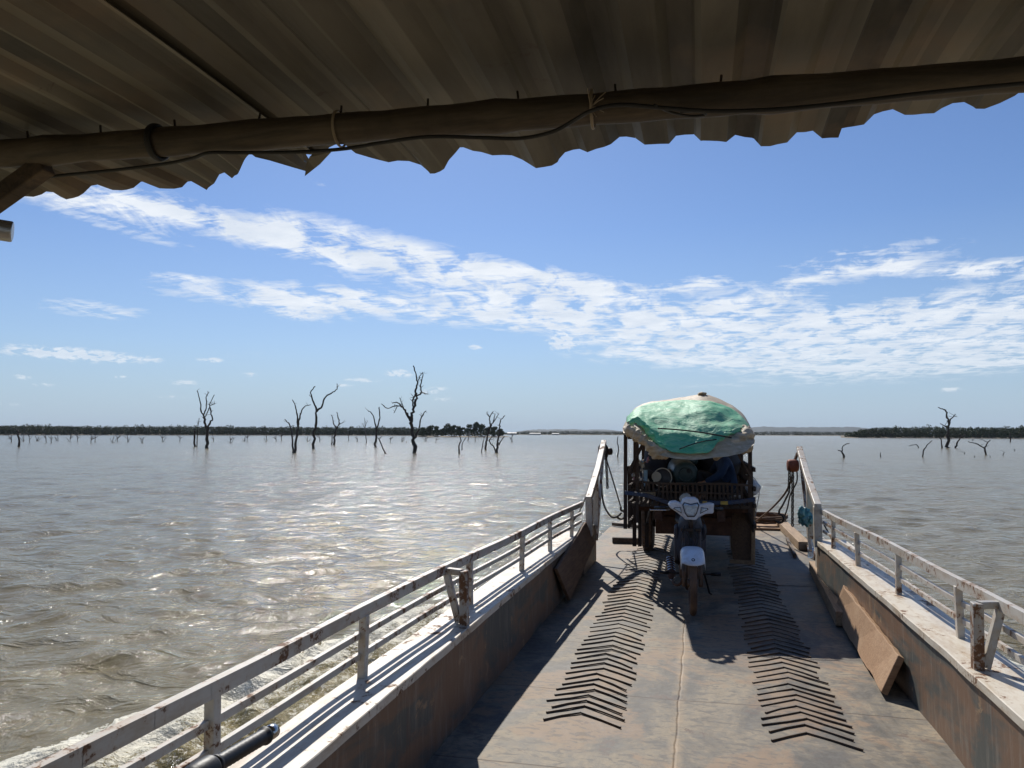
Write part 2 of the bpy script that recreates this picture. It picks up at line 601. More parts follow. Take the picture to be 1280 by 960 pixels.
def curve_pts(pts, n=6):
    """catmull-rom through pts"""
    pts = [Vector(p) for p in pts]
    out = []
    for i in range(len(pts) - 1):
        p0, p1, p2, p3 = pts[max(i - 1, 0)], pts[i], pts[i + 1], pts[min(i + 2, len(pts) - 1)]
        for k in range(n):
            t = k / n
            out.append(0.5 * ((2 * p1) + (p2 - p0) * t + (2 * p0 - 5 * p1 + 4 * p2 - p3) * t * t + (3 * p1 - p0 - 3 * p2 + p3) * t ** 3))
    out.append(pts[-1])
    return out


# ------------------------------------------------------------------ world: sky and clouds
def azel(px, py):
    v = ray(px, py).normalized()
    return math.atan2(v.x, v.y), math.asin(v.z)


def world():
    w = bpy.data.worlds.new('World')
    SC.world = w
    w.use_nodes = True
    t = NT(w.node_tree)
    t.n.clear()
    out = t.new('ShaderNodeOutputWorld')
    bg = t.new('ShaderNodeBackground')
    bg.inputs['Strength'].default_value = 0.074
    sky = t.new('ShaderNodeTexSky', sky_type='NISHITA')
    sky.sun_disc = False
    sky.sun_elevation = SUN_EL
    sky.sun_rotation = SUN_AZ
    sky.air_density = 1.0
    sky.dust_density = 0.25
    sky.ozone_density = 1.6
    sky.altitude = 100
    co = t.new('ShaderNodeTexCoord').outputs['Generated']
    sep = t.new('ShaderNodeSeparateXYZ')
    t.link(co, sep.inputs[0])
    x, y, z = sep.outputs
    az = t.math('ARCTAN2', x, y)
    el = t.math('ARCSINE', z)
    # cloud sheet coordinates: direction met with a level layer of cloud
    zz = t.math('ADD', t.math('MAXIMUM', z, 0.0), 0.06)
    u = t.math('DIVIDE', x, zz)
    v = t.math('DIVIDE', y, zz)
    cb = t.new('ShaderNodeCombineXYZ')
    t.link(u, cb.inputs[0])
    t.link(v, cb.inputs[1])
    P0 = cb.outputs[0]

    def blob(px, py, a, b, ang=0.0, gain=1.0):
        """soft cloud patch centred where px,py looks; radii in pixels; tilted (picture sense, + = falls to the right)"""
        a0, e0 = azel(px, py)
        ca, sa = math.cos(R(ang)), math.sin(R(ang))
        da = t.math('MULTIPLY', t.math('SUBTRACT', az, a0), FPX)
        de = t.math('MULTIPLY', t.math('SUBTRACT', el, e0), FPX)
        p = t.math('SUBTRACT', t.math('MULTIPLY', da, ca / a), t.math('MULTIPLY', de, sa / a))
        q = t.math('ADD', t.math('MULTIPLY', da, sa / b), t.math('MULTIPLY', de, ca / b))
        r = t.math('ADD', t.math('MULTIPLY', p, p), t.math('MULTIPLY', q, q))
        return t.math('MULTIPLY', t.math('EXPONENT', t.math('MULTIPLY', r, -1.0)), gain)

    blobs = [
        (110, 252, 110, 16, 5, 1.15), (250, 272, 120, 17, 12, 1.2), (170, 290, 80, 9, 10, .75), (395, 300, 75, 22, 14, 1.2),
        (500, 322, 120, 26, 12, 1.3), (640, 342, 110, 16, 8, 1.15), (720, 354, 60, 10, 6, .9),
        (330, 368, 130, 17, 0, 1.15), (440, 372, 60, 12, 4, .8), (120, 388, 62, 11, 3, .95), (215, 345, 40, 4, 2, .7), (380, 388, 45, 12, 4, .9),
        (560, 392, 130, 15, 2, .95), (640, 372, 160, 14, 6, .75),
        (760, 400, 130, 26, 8, 1.15), (900, 412, 200, 34, 5, 1.3), (1050, 430, 190, 30, 3, 1.3), (1230, 400, 170, 30, -10, 1.25),
        (1180, 450, 190, 14, 0, 1.0), (860, 448, 150, 10, 2, .7),
        (885, 352, 30, 9, 0, .9), (845, 358, 60, 8, 0, .7), (960, 372, 90, 16, -8, .75),
        (1090, 322, 90, 15, -4, 1.15), (1180, 336, 90, 10, 4, .85), (1262, 328, 60, 6, -6, .9), (1275, 338, 40, 5, 0, .9),
        (1130, 380, 120, 10, -6, .65),
        (400, 228, 20, 7, 20, .7), (1000, 350, 40, 6, -3, .5), (760, 318, 60, 8, 0, .28), (90, 520, 300, 4, 0, .25), (860, 482, 200, 6, 0, .35),
        (300, 450, 200, 30, -8, .33),
    ]
    m1 = None
    for b in blobs:
        o = blob(*b)
        m1 = o if m1 is None else t.math('ADD', m1, o)
    m1 = t.math('MINIMUM', m1, 1.45)
    # wisps: streaky and rippled, in the cloud sheet
    na = t.noise(t.mapping(P0, (1.5, 0.85, 1), (2, 5, 0), (0, 0, R(24))), 3.7, 12, 0.62, 0.45)
    nb = t.noise(t.mapping(P0, (2.2, 6.5, 1), (8, 1, 0), (0, 0, R(-14))), 2.6, 10, 0.62, 0.7)
    nn = t.math('ADD', t.math('MULTIPLY', na, 0.70), t.math('MULTIPLY', nb, 0.30))
    val = t.math('MULTIPLY', m1, t.ramp(nn, [(0.38, 0.04), (0.58, 1)]))
    d1 = t.ramp(val, [(0.28, 0), (0.50, 0.32), (0.98, 0.95)])
    # small flat cumulus low over the water
    puffs = [(90, 443, 66, 7, 2, 1.6), (265, 450, 16, 3, 0, 1.3), (28, 471, 9, 3, 0, 1.0), (55, 481, 14, 2.5, 0, .9), (150, 471, 9, 2, 0, .9), (228, 478, 17, 3, 0, 1.2), (190, 450, 9, 3, 0, 1),
             (452, 475, 22, 3, 0, 1.1), (498, 467, 16, 5, 0, 1.4), (430, 482, 14, 2.5, 0, .9), (548, 486, 13, 3, 0, 1), (535, 490, 14, 3, 0, 1), (705, 428, 22, 11, 0, 1.5),
             (312, 468, 10, 3, 0, 1), (555, 499, 18, 3, 0, .9), (380, 388, 40, 12, 0, 1.25), (725, 412, 30, 6, 0, .9),
             (1190, 487, 14, 3, 0, 1), (650, 410, 20, 6, 0, .9), (595, 434, 14, 4, 0, .8), (5, 505, 30, 3, 0, .5), (215, 496, 26, 2.5, 0, .6)]
    m2 = None
    for b in puffs:
        o = blob(*b)
        m2 = o if m2 is None else t.math('ADD', m2, o)
    cb2 = t.new('ShaderNodeCombineXYZ')
    t.link(t.math('MULTIPLY', az, 75), cb2.inputs[0])
    t.link(t.math('MULTIPLY', el, 190), cb2.inputs[1])
    n2 = t.noise(cb2.outputs[0], 1.0, 9, 0.62, 0.5)
    d2 = t.ramp(t.math('MULTIPLY', m2, t.ramp(n2, [(0.34, 0.0), (0.6, 1.2)])), [(0.30, 0), (0.85, 0.85)])
    dens = t.math('MAXIMUM', d1, d2)
    low = t.ramp(el, [(0.0, 0.45), (0.12, 0.9), (0.2, 1.0)])
    dens = t.math('MULTIPLY', dens, low)
    hz = t.ramp(el, [(0.0, 0.92), (0.04, 0.70), (0.11, 0.30), (0.26, 0.0)])
    deep = t.mix(1.0, sky.outputs[0], (0.84, 1.00, 1.30), 'MULTIPLY')
    skyc = t.mix(hz, deep, (5.4, 7.2, 9.3))
    # nothing but sky light below the horizon line
    shade = t.noise(P0, 3.2, 7, 0.6)
    ccol = t.mix(t.ramp(shade, [(0.3, 0), (0.7, 1)]), (9.6, 10.6, 12.0), (12.8, 13.3, 13.9))
    c = t.mix(dens, skyc, ccol)
    t.link(c, bg.inputs['Color'])
    t.link(bg.outputs[0], out.inputs['Surface'])


world()

# ------------------------------------------------------------------ water
def water():
    dense = np.arange(-58, 36, 0.14)
    coarse = np.arange(36, 302, 3.0)
    ang = np.radians(np.concatenate([dense, coarse]))
    rad = [2.0]
    while rad[-1] < 9000:
        r_ = rad[-1]
        rad.append(r_ * (1.0072 if r_ < 130 else 1.03))
    rad = np.array(rad)
    A, Rr = np.meshgrid(ang, rad)
    X = np.sin(A) * Rr
    Y = np.cos(A) * Rr
    cell = np.maximum(Rr * 0.0072 * np.where(Rr < 130, 1, 4.1), Rr * math.radians(0.14))
    Z = np.zeros_like(X)
    wr = np.random.default_rng(3)
    for lam, am, cnt in ((7.5, .010, 4), (3.6, .009, 7), (1.9, .0090, 12), (1.05, .0068, 20), (.6, .0045, 24), (.34, .0026, 22)):
        for _ in range(cnt):
            l_ = lam * wr.uniform(.72, 1.35)
            th = math.radians(wr.normal(158, 34))
            k = 2 * math.pi / l_
            ph = k * (X * math.sin(th) + Y * math.cos(th)) + wr.uniform(0, 6.28)
            # slow bending of the crests
            ph = ph + 1.1 * np.sin(X * wr.uniform(.03, .3) / lam + wr.uniform(0, 6)) + 1.1 * np.sin(Y * wr.uniform(.03, .3) / lam + wr.uniform(0, 6))
            fade = np.clip((l_ / cell - 2.2) / 3.0, 0, 1)
            s = np.sin(ph)
            Z += am * fade * (s * 0.75 + 0.25 * (1 - 2 * np.abs(np.sin(ph * .5 + .7))))
    # bow waves rolling away from both sides of the hull
    def crest(x, y, side):
        if side < 0:
            xc = -3.15 - 1.5 * np.clip((10.5 - y) / 6.5, 0, 1.6) ** 0.8
        else:
            xc = 2.35 + 1.3 * np.clip((11.5 - y) / 6.5, 0, 1.6) ** 0.8
        return xc
    wake = np.zeros_like(X)
    for side in (-1, 1):
        xc = crest(X, Y, side)
        d = (X - xc) * side
        on = np.clip((13.0 - Y) / 3, 0, 1) * np.clip((Y + 25) / 6, 0, 1)
        hull = 1.75
        wake += on * (0.07 * np.exp(-(d / .30) ** 2))
        inside = (d < 0) & (X * side > hull - .3)
        rough_in = on * inside
        for _ in range(22):
            l_ = wr.uniform(.22, .9)
            th = wr.uniform(0, 6.28)
            fade = np.clip((l_ / cell - 2.2) / 3.0, 0, 1)
            wake += rough_in * fade * .015 * l_ ** .6 * np.sin(6.283 / l_ * (X * math.sin(th) + Y * math.cos(th)) + 1.6 * np.sin(X * 3 + _) + 1.6 * np.sin(Y * 2.3 + _) + _)
    Z += wake
    Z = Z + WZ
    n, m = X.shape
    co = np.stack([X, Y, Z], -1).reshape(-1, 3).astype(np.float32)
    i = np.arange(n - 1)[:, None]
    j = np.arange(m)[None, :]
    j2 = (j + 1) % m
    fa = np.stack([i * m + j, i * m + j2, (i + 1) * m + j2, (i + 1) * m + j], -1).reshape(-1, 4)
    me = bpy.data.meshes.new('water')
    me.vertices.add(len(co))
    me.vertices.foreach_set('co', co.ravel())
    me.loops.add(fa.size)
    me.loops.foreach_set('vertex_index', fa.ravel().astype(np.int32))
    me.polygons.add(len(fa))
    me.polygons.foreach_set('loop_start', (np.arange(len(fa)) * 4).astype(np.int32))
    me.polygons.foreach_set('loop_total', np.full(len(fa), 4, dtype=np.int32))
    me.update()
    me.validate()
    if me.polygons[0].normal.z < 0:
        me.flip_normals()
    me.shade_smooth()
    o = bpy.data.objects.new('water', me)
    COL.objects.link(o)
    o['kind'] = 'structure'
    mt, t, b = newmat('muddy_lake_water')
    g = geoco(t)
    sep = t.new('ShaderNodeSeparateXYZ')
    t.link(g, sep.inputs[0])
    x, y, z = sep.outputs
    n1 = t.noise(t.mapping(g, (1, 1, 1)), 0.12, 4, 0.6)
    base = t.mix(n1, (0.178, 0.143, 0.068), (0.220, 0.177, 0.089))
    dist = t.math('SQRT', t.math('ADD', t.math('MULTIPLY', x, x), t.math('MULTIPLY', y, y)))
    # foam
    side_l = t.math('LESS_THAN', x, 0.0)
    prog_l = t.math('POWER', t.math('MAXIMUM', t.math('MINIMUM', t.math('DIVIDE', t.math('SUBTRACT', 10.5, y), 6.5), 1.6), 0.0), 0.8)
    xl = t.math('SUBTRACT', -3.15, t.math('MULTIPLY', prog_l, 1.5))
    prog_r = t.math('POWER', t.math('MAXIMUM', t.math('MINIMUM', t.math('DIVIDE', t.math('SUBTRACT', 11.5, y), 6.5), 1.6), 0.0), 0.8)
    xr = t.math('ADD', 2.35, t.math('MULTIPLY', prog_r, 1.3))
    dl = t.math('SUBTRACT', xl, x)      # + outside crest
    dr = t.math('SUBTRACT', x, xr)
    dd = t.math('ADD', t.math('MULTIPLY', side_l, dl), t.math('MULTIPLY', t.math('SUBTRACT', 1.0, side_l), dr))
    wob = t.math('MULTIPLY', t.math('SUBTRACT', t.noise(g, 1.6, 6, 0.65), 0.5), 1.1)
    dd = t.math('ADD', dd, wob)
    on = t.math('MULTIPLY', t.ramp(t.math('DIVIDE', t.math('SUBTRACT', 13.0, y), 3.0), [(0, 0), (1, 1)]), 1.0)
    crest_m = t.ramp(t.math('ADD', t.math('MULTIPLY', dd, -0.5), 0.5), [(0.42, 0), (0.49, 0.82), (0.56, 0.64), (0.74, 0.52), (1.0, 0.47)])
    fn = t.noise(g, 34.0, 6, 0.7, 0.8)
    fn2 = t.noise(g, 3.0, 8, 0.7, 1.2)
    f = t.math('MULTIPLY', t.math('MULTIPLY', crest_m, on), t.math('ADD', t.math('MULTIPLY', fn, 1.15), t.math('MULTIPLY', fn2, 0.75)))
    foam = t.ramp(f, [(0.47, 0), (0.53, 0.75), (0.66, 1)])
    churn = t.math('MULTIPLY', t.math('MULTIPLY', t.ramp(t.math('ADD', t.math('MULTIPLY', dd, -0.5), 0.5), [(0.45, 0), (0.55, 1)]), on), 1.0)
    base = t.mix(t.math('MULTIPLY', churn, 0.6), base, (0.30, 0.24, 0.09))
    base = t.mix(t.math('MULTIPLY', foam, 0.92), base, (0.80, 0.76, 0.62))
    t.link(base, b.inputs['Base Color'])
    b.inputs['IOR'].default_value = 1.33
    rg = t.math('ADD', 0.06, t.math('MULTIPLY', foam, 0.35))
    rg = t.math('ADD', rg, t.math('MINIMUM', t.math('MULTIPLY', dist, 0.0012), 0.10))
    t.link(rg, b.inputs['Roughness'])
    t.link(t.math('SUBTRACT', 0.30, t.math('MINIMUM', t.math('MULTIPLY', dist, 0.0015), 0.10)), b.inputs['Specular IOR Level'])
    # ripples
    gm = t.mapping(g, (1.0, 0.62, 1), (0, 0, 0), (0, 0, R(-28)))
    r1 = t.noise(gm, 4.6, 8, 0.62, 0.6)
    r2 = t.noise(gm, 1.2, 6, 0.60, 0.4)
    r3 = t.noise(g, 16.0, 5, 0.65, 0.5)
    h = t.math('ADD', t.math('MULTIPLY', r1, 0.070), t.math('MULTIPLY', r2, 0.11))
    rd = t.noise(t.mapping(g, (0.75, 1.25, 1), (4, 2, 0), (0, 0, R(-14))), 1.5, 5, 0.55, 0.9)
    ridge = t.math('SUBTRACT', 1.0, t.math('ABSOLUTE', t.math('SUBTRACT', t.math('MULTIPLY', rd, 2.0), 1.0)))
    ridge = t.math('POWER', ridge, 4.0)
    h = t.math('ADD', h, t.math('MULTIPLY', ridge, 0.065))
    r4 = t.noise(t.mapping(g, (0.6, 1.3, 1), (4, 2, 0), (0, 0, R(-14))), 0.30, 5, 0.6, 0.5)
    h = t.math('ADD', h, t.math('MULTIPLY', r4, 0.20))
    h = t.math('ADD', h, t.math('MULTIPLY', r3, t.math('ADD', 0.014, t.math('MULTIPLY', churn, 0.07))))
    nm = t.bump(h, 1.0, 0.42)
    t.link(nm, b.inputs['Normal'])
    me.materials.append(mt)


water()

# ------------------------------------------------------------------ far shore
def tuft_mesh(mb, c, rx, rz, n, s, rr):
    """scatter small leaf clumps through an ellipsoid"""
    for _ in range(n):
        while True:
            p = rr.uniform(-1, 1, 3)
            if p @ p < 1:
                break
        p = Vector((c[0] + p[0] * rx, c[1] + p[1] * rx, c[2] + p[2] * rz))
        q = [Vector(rr.normal(0, 1, 3)).normalized() * s * rr.uniform(.5, 1.2) for _ in range(4)]
        o = len(mb.v)
        for k in q:
            mb.v.append(tuple(p + k))
        mb.f.extend([(o, o + 1, o + 2), (o, o + 2, o + 3), (o, o + 3, o + 1), (o + 1, o + 3, o + 2)])


def wood(name, label, az0, az1, dist, hmin, hmax, rows, step, mat, tops=0.18, seed=1, dense=46):
    rr = np.random.default_rng(seed)
    mb = MB()
    for row in range(rows):
        d = dist + row * step * 1.3
        n = int((az1 - az0) * dist / step)
        for i in range(n):
            a = az0 + (i + rr.uniform(-.4, .4)) * step / dist
            dd_ = d + rr.uniform(-.5, .5) * step
            x, y = math.sin(a) * dd_, math.cos(a) * dd_
            sw = .5 + .5 * noise.noise(Vector((x * .02, y * .02, seed)))
            h = hmin + (hmax - hmin) * (sw * .7 + rr.uniform(0, .3))
            h *= min(1, .45 + i / n * 7)
            if rr.uniform() < tops:
                h *= rr.uniform(1.05, 1.28)
            z0 = WZ + .3
            tuft_mesh(mb, (x, y, z0 + h * .72), step * .85, h * .28, dense, .62, rr)
            tuft_mesh(mb, (x, y, z0 + h * .30), step * 1.0, h * .30, int(dense * .8), .95, rr)
            mb.tube([(x, y, z0 - .5), (x, y, z0 + h * .8)], [.18, .08], 4, False)
    o = mb.build(name, mat)
    tag(o, label, 'wood', kind='stuff')
    return o


def azp(px):
    return math.atan((px - 640) / FPX) - YAW


wood('shore_wood', 'long dark band of woodland along the left shore of the lake', azp(-260), azp(540), 690, 5.6, 7.8, 4, 3.0, M['leaf2'], seed=2)
wood('shore_wood', 'dense dark woodland on the right shore of the lake', azp(1062), azp(1560), 540, 5.4, 7.6, 4, 2.8, M['leaf2'], seed=5)
wood('low_scrub', 'low strip of trees on the distant middle shore behind the truck', azp(625), azp(1075), 1150, 3.6, 7.0, 3, 4.5, M['leaf2'], seed=8, dense=26)

def bank(name, az0, az1, dist, depth, h):
    mb = MB()
    rows = []
    for d, z in ((dist - 4, WZ - .6), (dist, WZ + h), (dist + depth, WZ + h * 1.5)):
        rows.append([(math.sin(a) * d, math.cos(a) * d, z + .15 * math.sin(a * 300)) for a in np.linspace(az0, az1, 120)])
    mb.grid(rows)
    o = mb.build(name, M['earth'], smooth=True)
    o['kind'] = 'structure'
    return o


bank('shore_ground', azp(-420), azp(548), 686, 400, .45)
bank('shore_ground', azp(1050), azp(1900), 536, 500, .4)
bank('shore_ground', azp(540), azp(1080), 1140, 500, .5)


def hills(px0, px1, dist, hpx, seed):
    mb = MB()
    aa = np.linspace(azp(px0), azp(px1), 160)
    rows = [[], [], []]
    for i, a in enumerate(aa):
        s = i / 159
        env = min(1, s / .18, (1 - s) / .22)
        env = max(0, env) ** .6
        h = hpx / FPX * dist * env * (.86 + .16 * noise.noise(Vector((s * 9, seed, 0))) + .06 * noise.noise(Vector((s * 42, seed, 3))))
        for k, (dm, hm) in enumerate(((dist - 500, 0), (dist, 1), (dist + 700, 0))):
            rows[k].append((math.sin(a) * dm, math.cos(a) * dm, WZ - 2 + (h + 3) * hm))
    mb.grid(rows)
    o = mb.build('hills', M['hill'], smooth=True)
    o['kind'] = 'structure'


hills(895, 1125, 5200, 9.6, 1)
hills(-60, 130, 5600, 7.5, 2)
hills(640, 790, 5400, 6.0, 3)

# island of taller trees
bk = MB()
ci = P(578, 546, d=470)
ci = Vector((ci.x, ci.y, 0))
side_ = Vector((math.cos(YAW), math.sin(YAW), 0))
fwd_ = Vector((-math.sin(YAW), math.cos(YAW), 0))
ring, top = [], []
for k in range(40):
    a = 2 * math.pi * k / 40
    q = ci + side_ * math.cos(a) * 31 + fwd_ * math.sin(a) * 14
    ring.append((q.x, q.y, WZ - .4))
    q = ci + side_ * math.cos(a) * 27 + fwd_ * math.sin(a) * 10
    top.append((q.x, q.y, WZ + .55))
bk.add(ring + top, [(k, (k + 1) % 40, 40 + (k + 1) % 40, 40 + k) for k in range(40)] + [tuple(range(40, 80))])
o = bk.build('island_ground', M['earth'])
o['kind'] = 'structure'
rr = np.random.default_rng(21)
for px, top_y, dd_ in ((529, 534, -2), (537, 531, 3), (545, 532, -3), (553, 535, 2), (561, 529.5, 0), (568, 531, -4), (576, 533, 4), (585, 529, -1), (593, 528, 2), (601, 529, -3), (609, 531, 1), (617, 533.5, -3), (625, 535, 2)):
    base = P(px, 545, d=470 + dd_)
    base.z = WZ + .5
    h = (541.5 - top_y) / FPX * 470 + 2.0
    tr = thing('shore_tree', 'dark leafy tree standing in the clump on the low island', 'tree', base, 'dark trees of the low island')
    tb = MB().tube([base, base + Vector((.2, 0, h * .35)), base + Vector((-.1, .1, h * .75))], [.3, .2, .07], 6)
    for q in range(4):
        a = rr.uniform(0, 6.28)
        s0 = base + Vector((0, 0, h * (.35 + .1 * q)))
        tb.tube([s0, s0 + Vector((math.cos(a) * 1.6, math.sin(a) * 1.6, 1.2))], [.12, .04], 4)
    tb.build('trunk', M['bark'], tr)
    cm = MB()
    w = rr.uniform(2.2, 3.0)
    for q in range(7):
        a = rr.uniform(0, 6.28)
        rd = rr.uniform(.2, 1.0) * w * .7
        zc = h * rr.uniform(.38, .86)
        tuft_mesh(cm, (base.x + math.cos(a) * rd, base.y + math.sin(a) * rd, base.z + zc), w * .55, h * .15, 110, .50, rr)
    tuft_mesh(cm, (base.x, base.y, base.z + h * .28), w * 1.15, h * .28, 240, .62, rr)
    cm.build('crown', M['leaf'], tr)

# pale low sheds on the middle shore
def shed(px0, px1, py0, dist, label):
    a, b = P(px0, 541, d=dist), P(px1, 541, d=dist)
    z0 = WZ + .5
    h = (543.2 - py0) / FPX * dist
    t = thing('lakeside_shed', label, 'building', ((a.x + b.x) / 2, (a.y + b.y) / 2, z0))
    f = fwd_ * 9
    base = [Vector((a.x, a.y, z0)), Vector((b.x, b.y, z0)), Vector((b.x, b.y, z0)) + f, Vector((a.x, a.y, z0)) + f]
    MB().prism(base, (0, 0, h * .65)).build('wall', M['wall_far'], t)
    u = Vector((0, 0, h * .65 + .01))
    m0 = (base[0] + base[3]) / 2 + u + Vector((0, 0, h * .35))
    m1 = (base[1] + base[2]) / 2 + u + Vector((0, 0, h * .35))
    mb = MB()
    mb.add([base[0] + u, base[1] + u, m1, m0, base[3] + u, base[2] + u], [(0, 1, 2, 3), (4, 3, 2, 5), (0, 3, 4), (1, 5, 2)])
    mb.build('roof', M['roof_far'], t)


shed(634, 646, 540.2, 900, 'small white shed right of the dark island trees')
shed(662, 676, 540.8, 900, 'long low white shed on the middle shore')
shed(690, 699, 541, 900, 'smallest pale shed, nearest the ferry bow on the middle shore')


# ------------------------------------------------------------------ drowned dead trees
def dead_tree(name, label, strands, group=None, mat='deadwood', cat='dead tree', wpx=3.0, twigs=6, seed=0, base_y=None):
    """strands: list of (polyline in photograph pixels, start width px, end width px); first strand starts in the water"""
    rr = random.Random(seed)
    bx, by = strands[0][0][0]
    hy = 541.5 + (bx - 640) * math.tan(ROLL)
    base = P(bx, by, z=WZ)
    d = (MC.transposed() @ (base - Vector((0, 0, HC)))).z * -1
    px2m = d / FPX
    t = thing(name, label, cat, base, group)
    offs = {}
    tr = MB()
    br = MB()
    stems = []
    for si, (pl, w0, w1) in enumerate(strands):
        pts = []
        drift = 0 if si == 0 else rr.uniform(-.35, .35)
        L = 0
        for i, (x, y) in enumerate(pl):
            if i:
                L += math.hypot(x - pl[i - 1][0], y - pl[i - 1][1])
            dp = d + drift * L * px2m
            if i == 0 and abs(y - by) < 3:
                dp = d
            pts.append(P(x, y, d=dp))
        if abs(pl[0][1] - by) < 3:
            pts[0].z = WZ - .4
        pp = curve_pts(pts, 4)
        m = len(pp)
        # knots and kinks
        for i in range(1, m - 1):
            k = (w0 + (w1 - w0) * i / m) * px2m * .35
            pp[i] += Vector((rr.uniform(-k, k), rr.uniform(-k, k), rr.uniform(-k, k)))
        rs = [max(.004, (w0 + (w1 - w0) * (i / (m - 1)) ** .8) * px2m / 2 * rr.uniform(.85, 1.12)) for i in range(m)]
        own = br
        if si == 0:
            own = tr
        elif abs(pl[0][1] - by) < 3:
            own = MB()
            stems.append(own)
        own.tube(pp, rs, 7)
        for _ in range(twigs if si else 1):
            i = rr.randrange(m // 3, m)
            l_ = rr.uniform(1.5, 5.5) * px2m
            v = Vector((rr.uniform(-1, 1), rr.uniform(-1, 1), rr.uniform(-.2, 1.0))).normalized()
            e = pp[i] + v * l_
            e2 = e + (v + Vector((rr.uniform(-.6, .6), rr.uniform(-.6, .6), rr.uniform(-.3, .6)))).normalized() * l_ * .6
            own.tube([pp[i], e, e2], [rs[i] * .55, rs[i] * .35, .004], 4)
    tr.build('trunk', M[mat], t, smooth=True)
    for q in stems:
        q.build('stem', M[mat], t, smooth=True)
    if br.v:
        br.build('branches', M[mat], t, smooth=True)
    return t


G1 = None
dead_tree('dead_tree', 'bare dead tree with three upright forks, farthest left of the tall ones', [
    ([(258.7, 560.5), (259, 549), (258.7, 535.6), (256, 526), (254.6, 520.9), (251.3, 513.5), (250.5, 502.8), (246.4, 488.4)], 4.4, 1.0),
    ([(254, 518), (257.9, 509.4), (257.9, 496.2), (261.2, 490)], 1.8, .8),
    ([(258.7, 538), (262, 530), (265.3, 523.3), (262.8, 511), (262.8, 504.5), (268, 493.3)], 3, .8),
    ([(262, 510), (258.5, 517), (256, 523)], 1.4, 1.0), ([(263, 507), (269, 504)], 1, .6)], seed=1)
dead_tree('dead_stump', 'short dead snag with a thin second stem beside the three-forked tree', [
    ([(243, 558.3), (243, 546), (243.3, 536)], 3, 1.6), ([(245.8, 558.3), (247.2, 535.6), (248.9, 522.5)], 1.5, .7)], seed=2, cat='dead tree', twigs=2)
dead_tree('dead_tree', 'dead tree with two crossing stems and a hooked right arm', [
    ([(368.6, 566), (370.3, 548.8), (372.7, 532.3), (370.8, 517.6), (370, 511), (365.4, 499.5)], 3.6, 1.0),
    ([(372.5, 533), (375.2, 519.2), (380.1, 508.6), (388.3, 505.8)], 2.4, .8),
    ([(366.5, 566), (365.8, 553), (364.5, 540.5), (360.4, 529), (356, 524.1)], 3.0, 1.0)], seed=3, twigs=4)
dead_tree('dead_tree', 'slender dead tree forked wide like a Y with a long right arm', [
    ([(393.3, 560.8), (392.4, 543.8), (394.9, 529), (394.9, 513.5), (392.4, 502.8), (388.3, 490.5), (394.1, 483.1)], 4.0, 1.2),
    ([(394.9, 514.5), (402.3, 507.7), (405.6, 497.9), (413.8, 491.3), (421.1, 486.4), (421.1, 479.5)], 2.8, .9)], seed=4, twigs=2)
dead_tree('dead_tree', 'small dead tree with three short arms right of the Y-shaped tree', [
    ([(417, 556), (418.7, 543.8), (421.1, 534.8), (423.6, 529), (422.8, 521), (421.1, 515.1)], 2.8, .9),
    ([(421.1, 534.8), (417, 529.9), (416, 523), (413.8, 518.4)], 1.8, .8), ([(423, 531), (429.3, 528.2)], 1.6, .6),
    ([(414.6, 555.5), (415.3, 543.8)], 1.8, 1)], seed=5, twigs=2)
dead_tree('dead_tree', 'dead tree with one straight and one hooked arm left of the tallest', [
    ([(468.9, 558.5), (470, 548), (470.5, 538.3), (472.8, 531.3), (474.7, 518.8), (473.9, 508.6)], 3.4, 1.2),
    ([(470.5, 539), (468.9, 528.1), (465.8, 518), (460, 513.3)], 2.2, 1.0)], seed=6, twigs=1)
dead_tree('leaning_snag', 'leaning broken snag at the foot of the hooked dead tree', [
    ([(484.5, 567), (477.5, 556.3), (472.8, 547.7)], 2.4, 1.0), ([(474, 549), (477.5, 545.3)], 1.2, .6)], seed=7, twigs=2)
dead_tree('dead_tree', 'tallest bare dead tree, with a drooping left limb and forked crown', [
    ([(518.1, 566.3), (517.6, 555), (516.9, 543.8), (513.4, 528.1), (514.2, 519.5), (518.1, 509.4), (520.5, 496.9), (519.7, 489), (522, 479.7), (520.5, 470.3), (516.6, 457)], 6.0, 1.3),
    ([(516.5, 511), (516.3, 500), (520, 491)], 2.4, 1.8),
    ([(520, 494.5), (526.7, 491.4), (525.9, 481.3), (528.3, 470.3), (528, 465)], 2.2, .9),
    ([(525, 491), (530, 491.3), (535.3, 492.8)], 1.6, .6), ([(522, 479.7), (524, 472), (527.5, 466.5)], 1.8, .8),
    ([(513.6, 523), (508.8, 517.2), (504, 509.4), (497.8, 503.9), (490, 503.9)], 2.8, 1.0),
    ([(512.5, 526), (507, 515), (502, 508.5), (493, 507.8), (483.8, 510.2), (476.7, 504.7)], 2.6, .8),
    ([(504, 508), (499.4, 496.9)], 1.2, .6), ([(496.5, 507.8), (492.5, 516)], 1.2, .6),
    ([(518.5, 547.5), (523.6, 537.5), (525.2, 526.6), (528.3, 518.8), (532.7, 513.6)], 2.8, 1.1)], seed=8, twigs=5)
dead_tree('dead_snag', 'short crooked snag in front of the island trees', [
    ([(574.4, 567), (573.6, 557.8), (576.3, 550.8), (574.4, 543.8)], 2.4, 1.1), ([(577.2, 563), (578.3, 554.7), (582.2, 546.9)], 1.4, .8)], seed=9, twigs=1)
dead_tree('dead_tree', 'dead tree with antler-like forks at the right end of the island', [
    ([(606.9, 562.4), (608, 553), (609.5, 543.8), (612.7, 531.3), (611.9, 521.9), (616.6, 514)], 3.2, 1.0),
    ([(612, 521), (608.4, 515.6)], 1.6, .7), ([(611.5, 536), (615, 530), (618, 522), (619, 517)], 1.8, .8), ([(616, 529), (620, 523), (623.6, 517.2)], 1.5, .7)], seed=10, twigs=3)
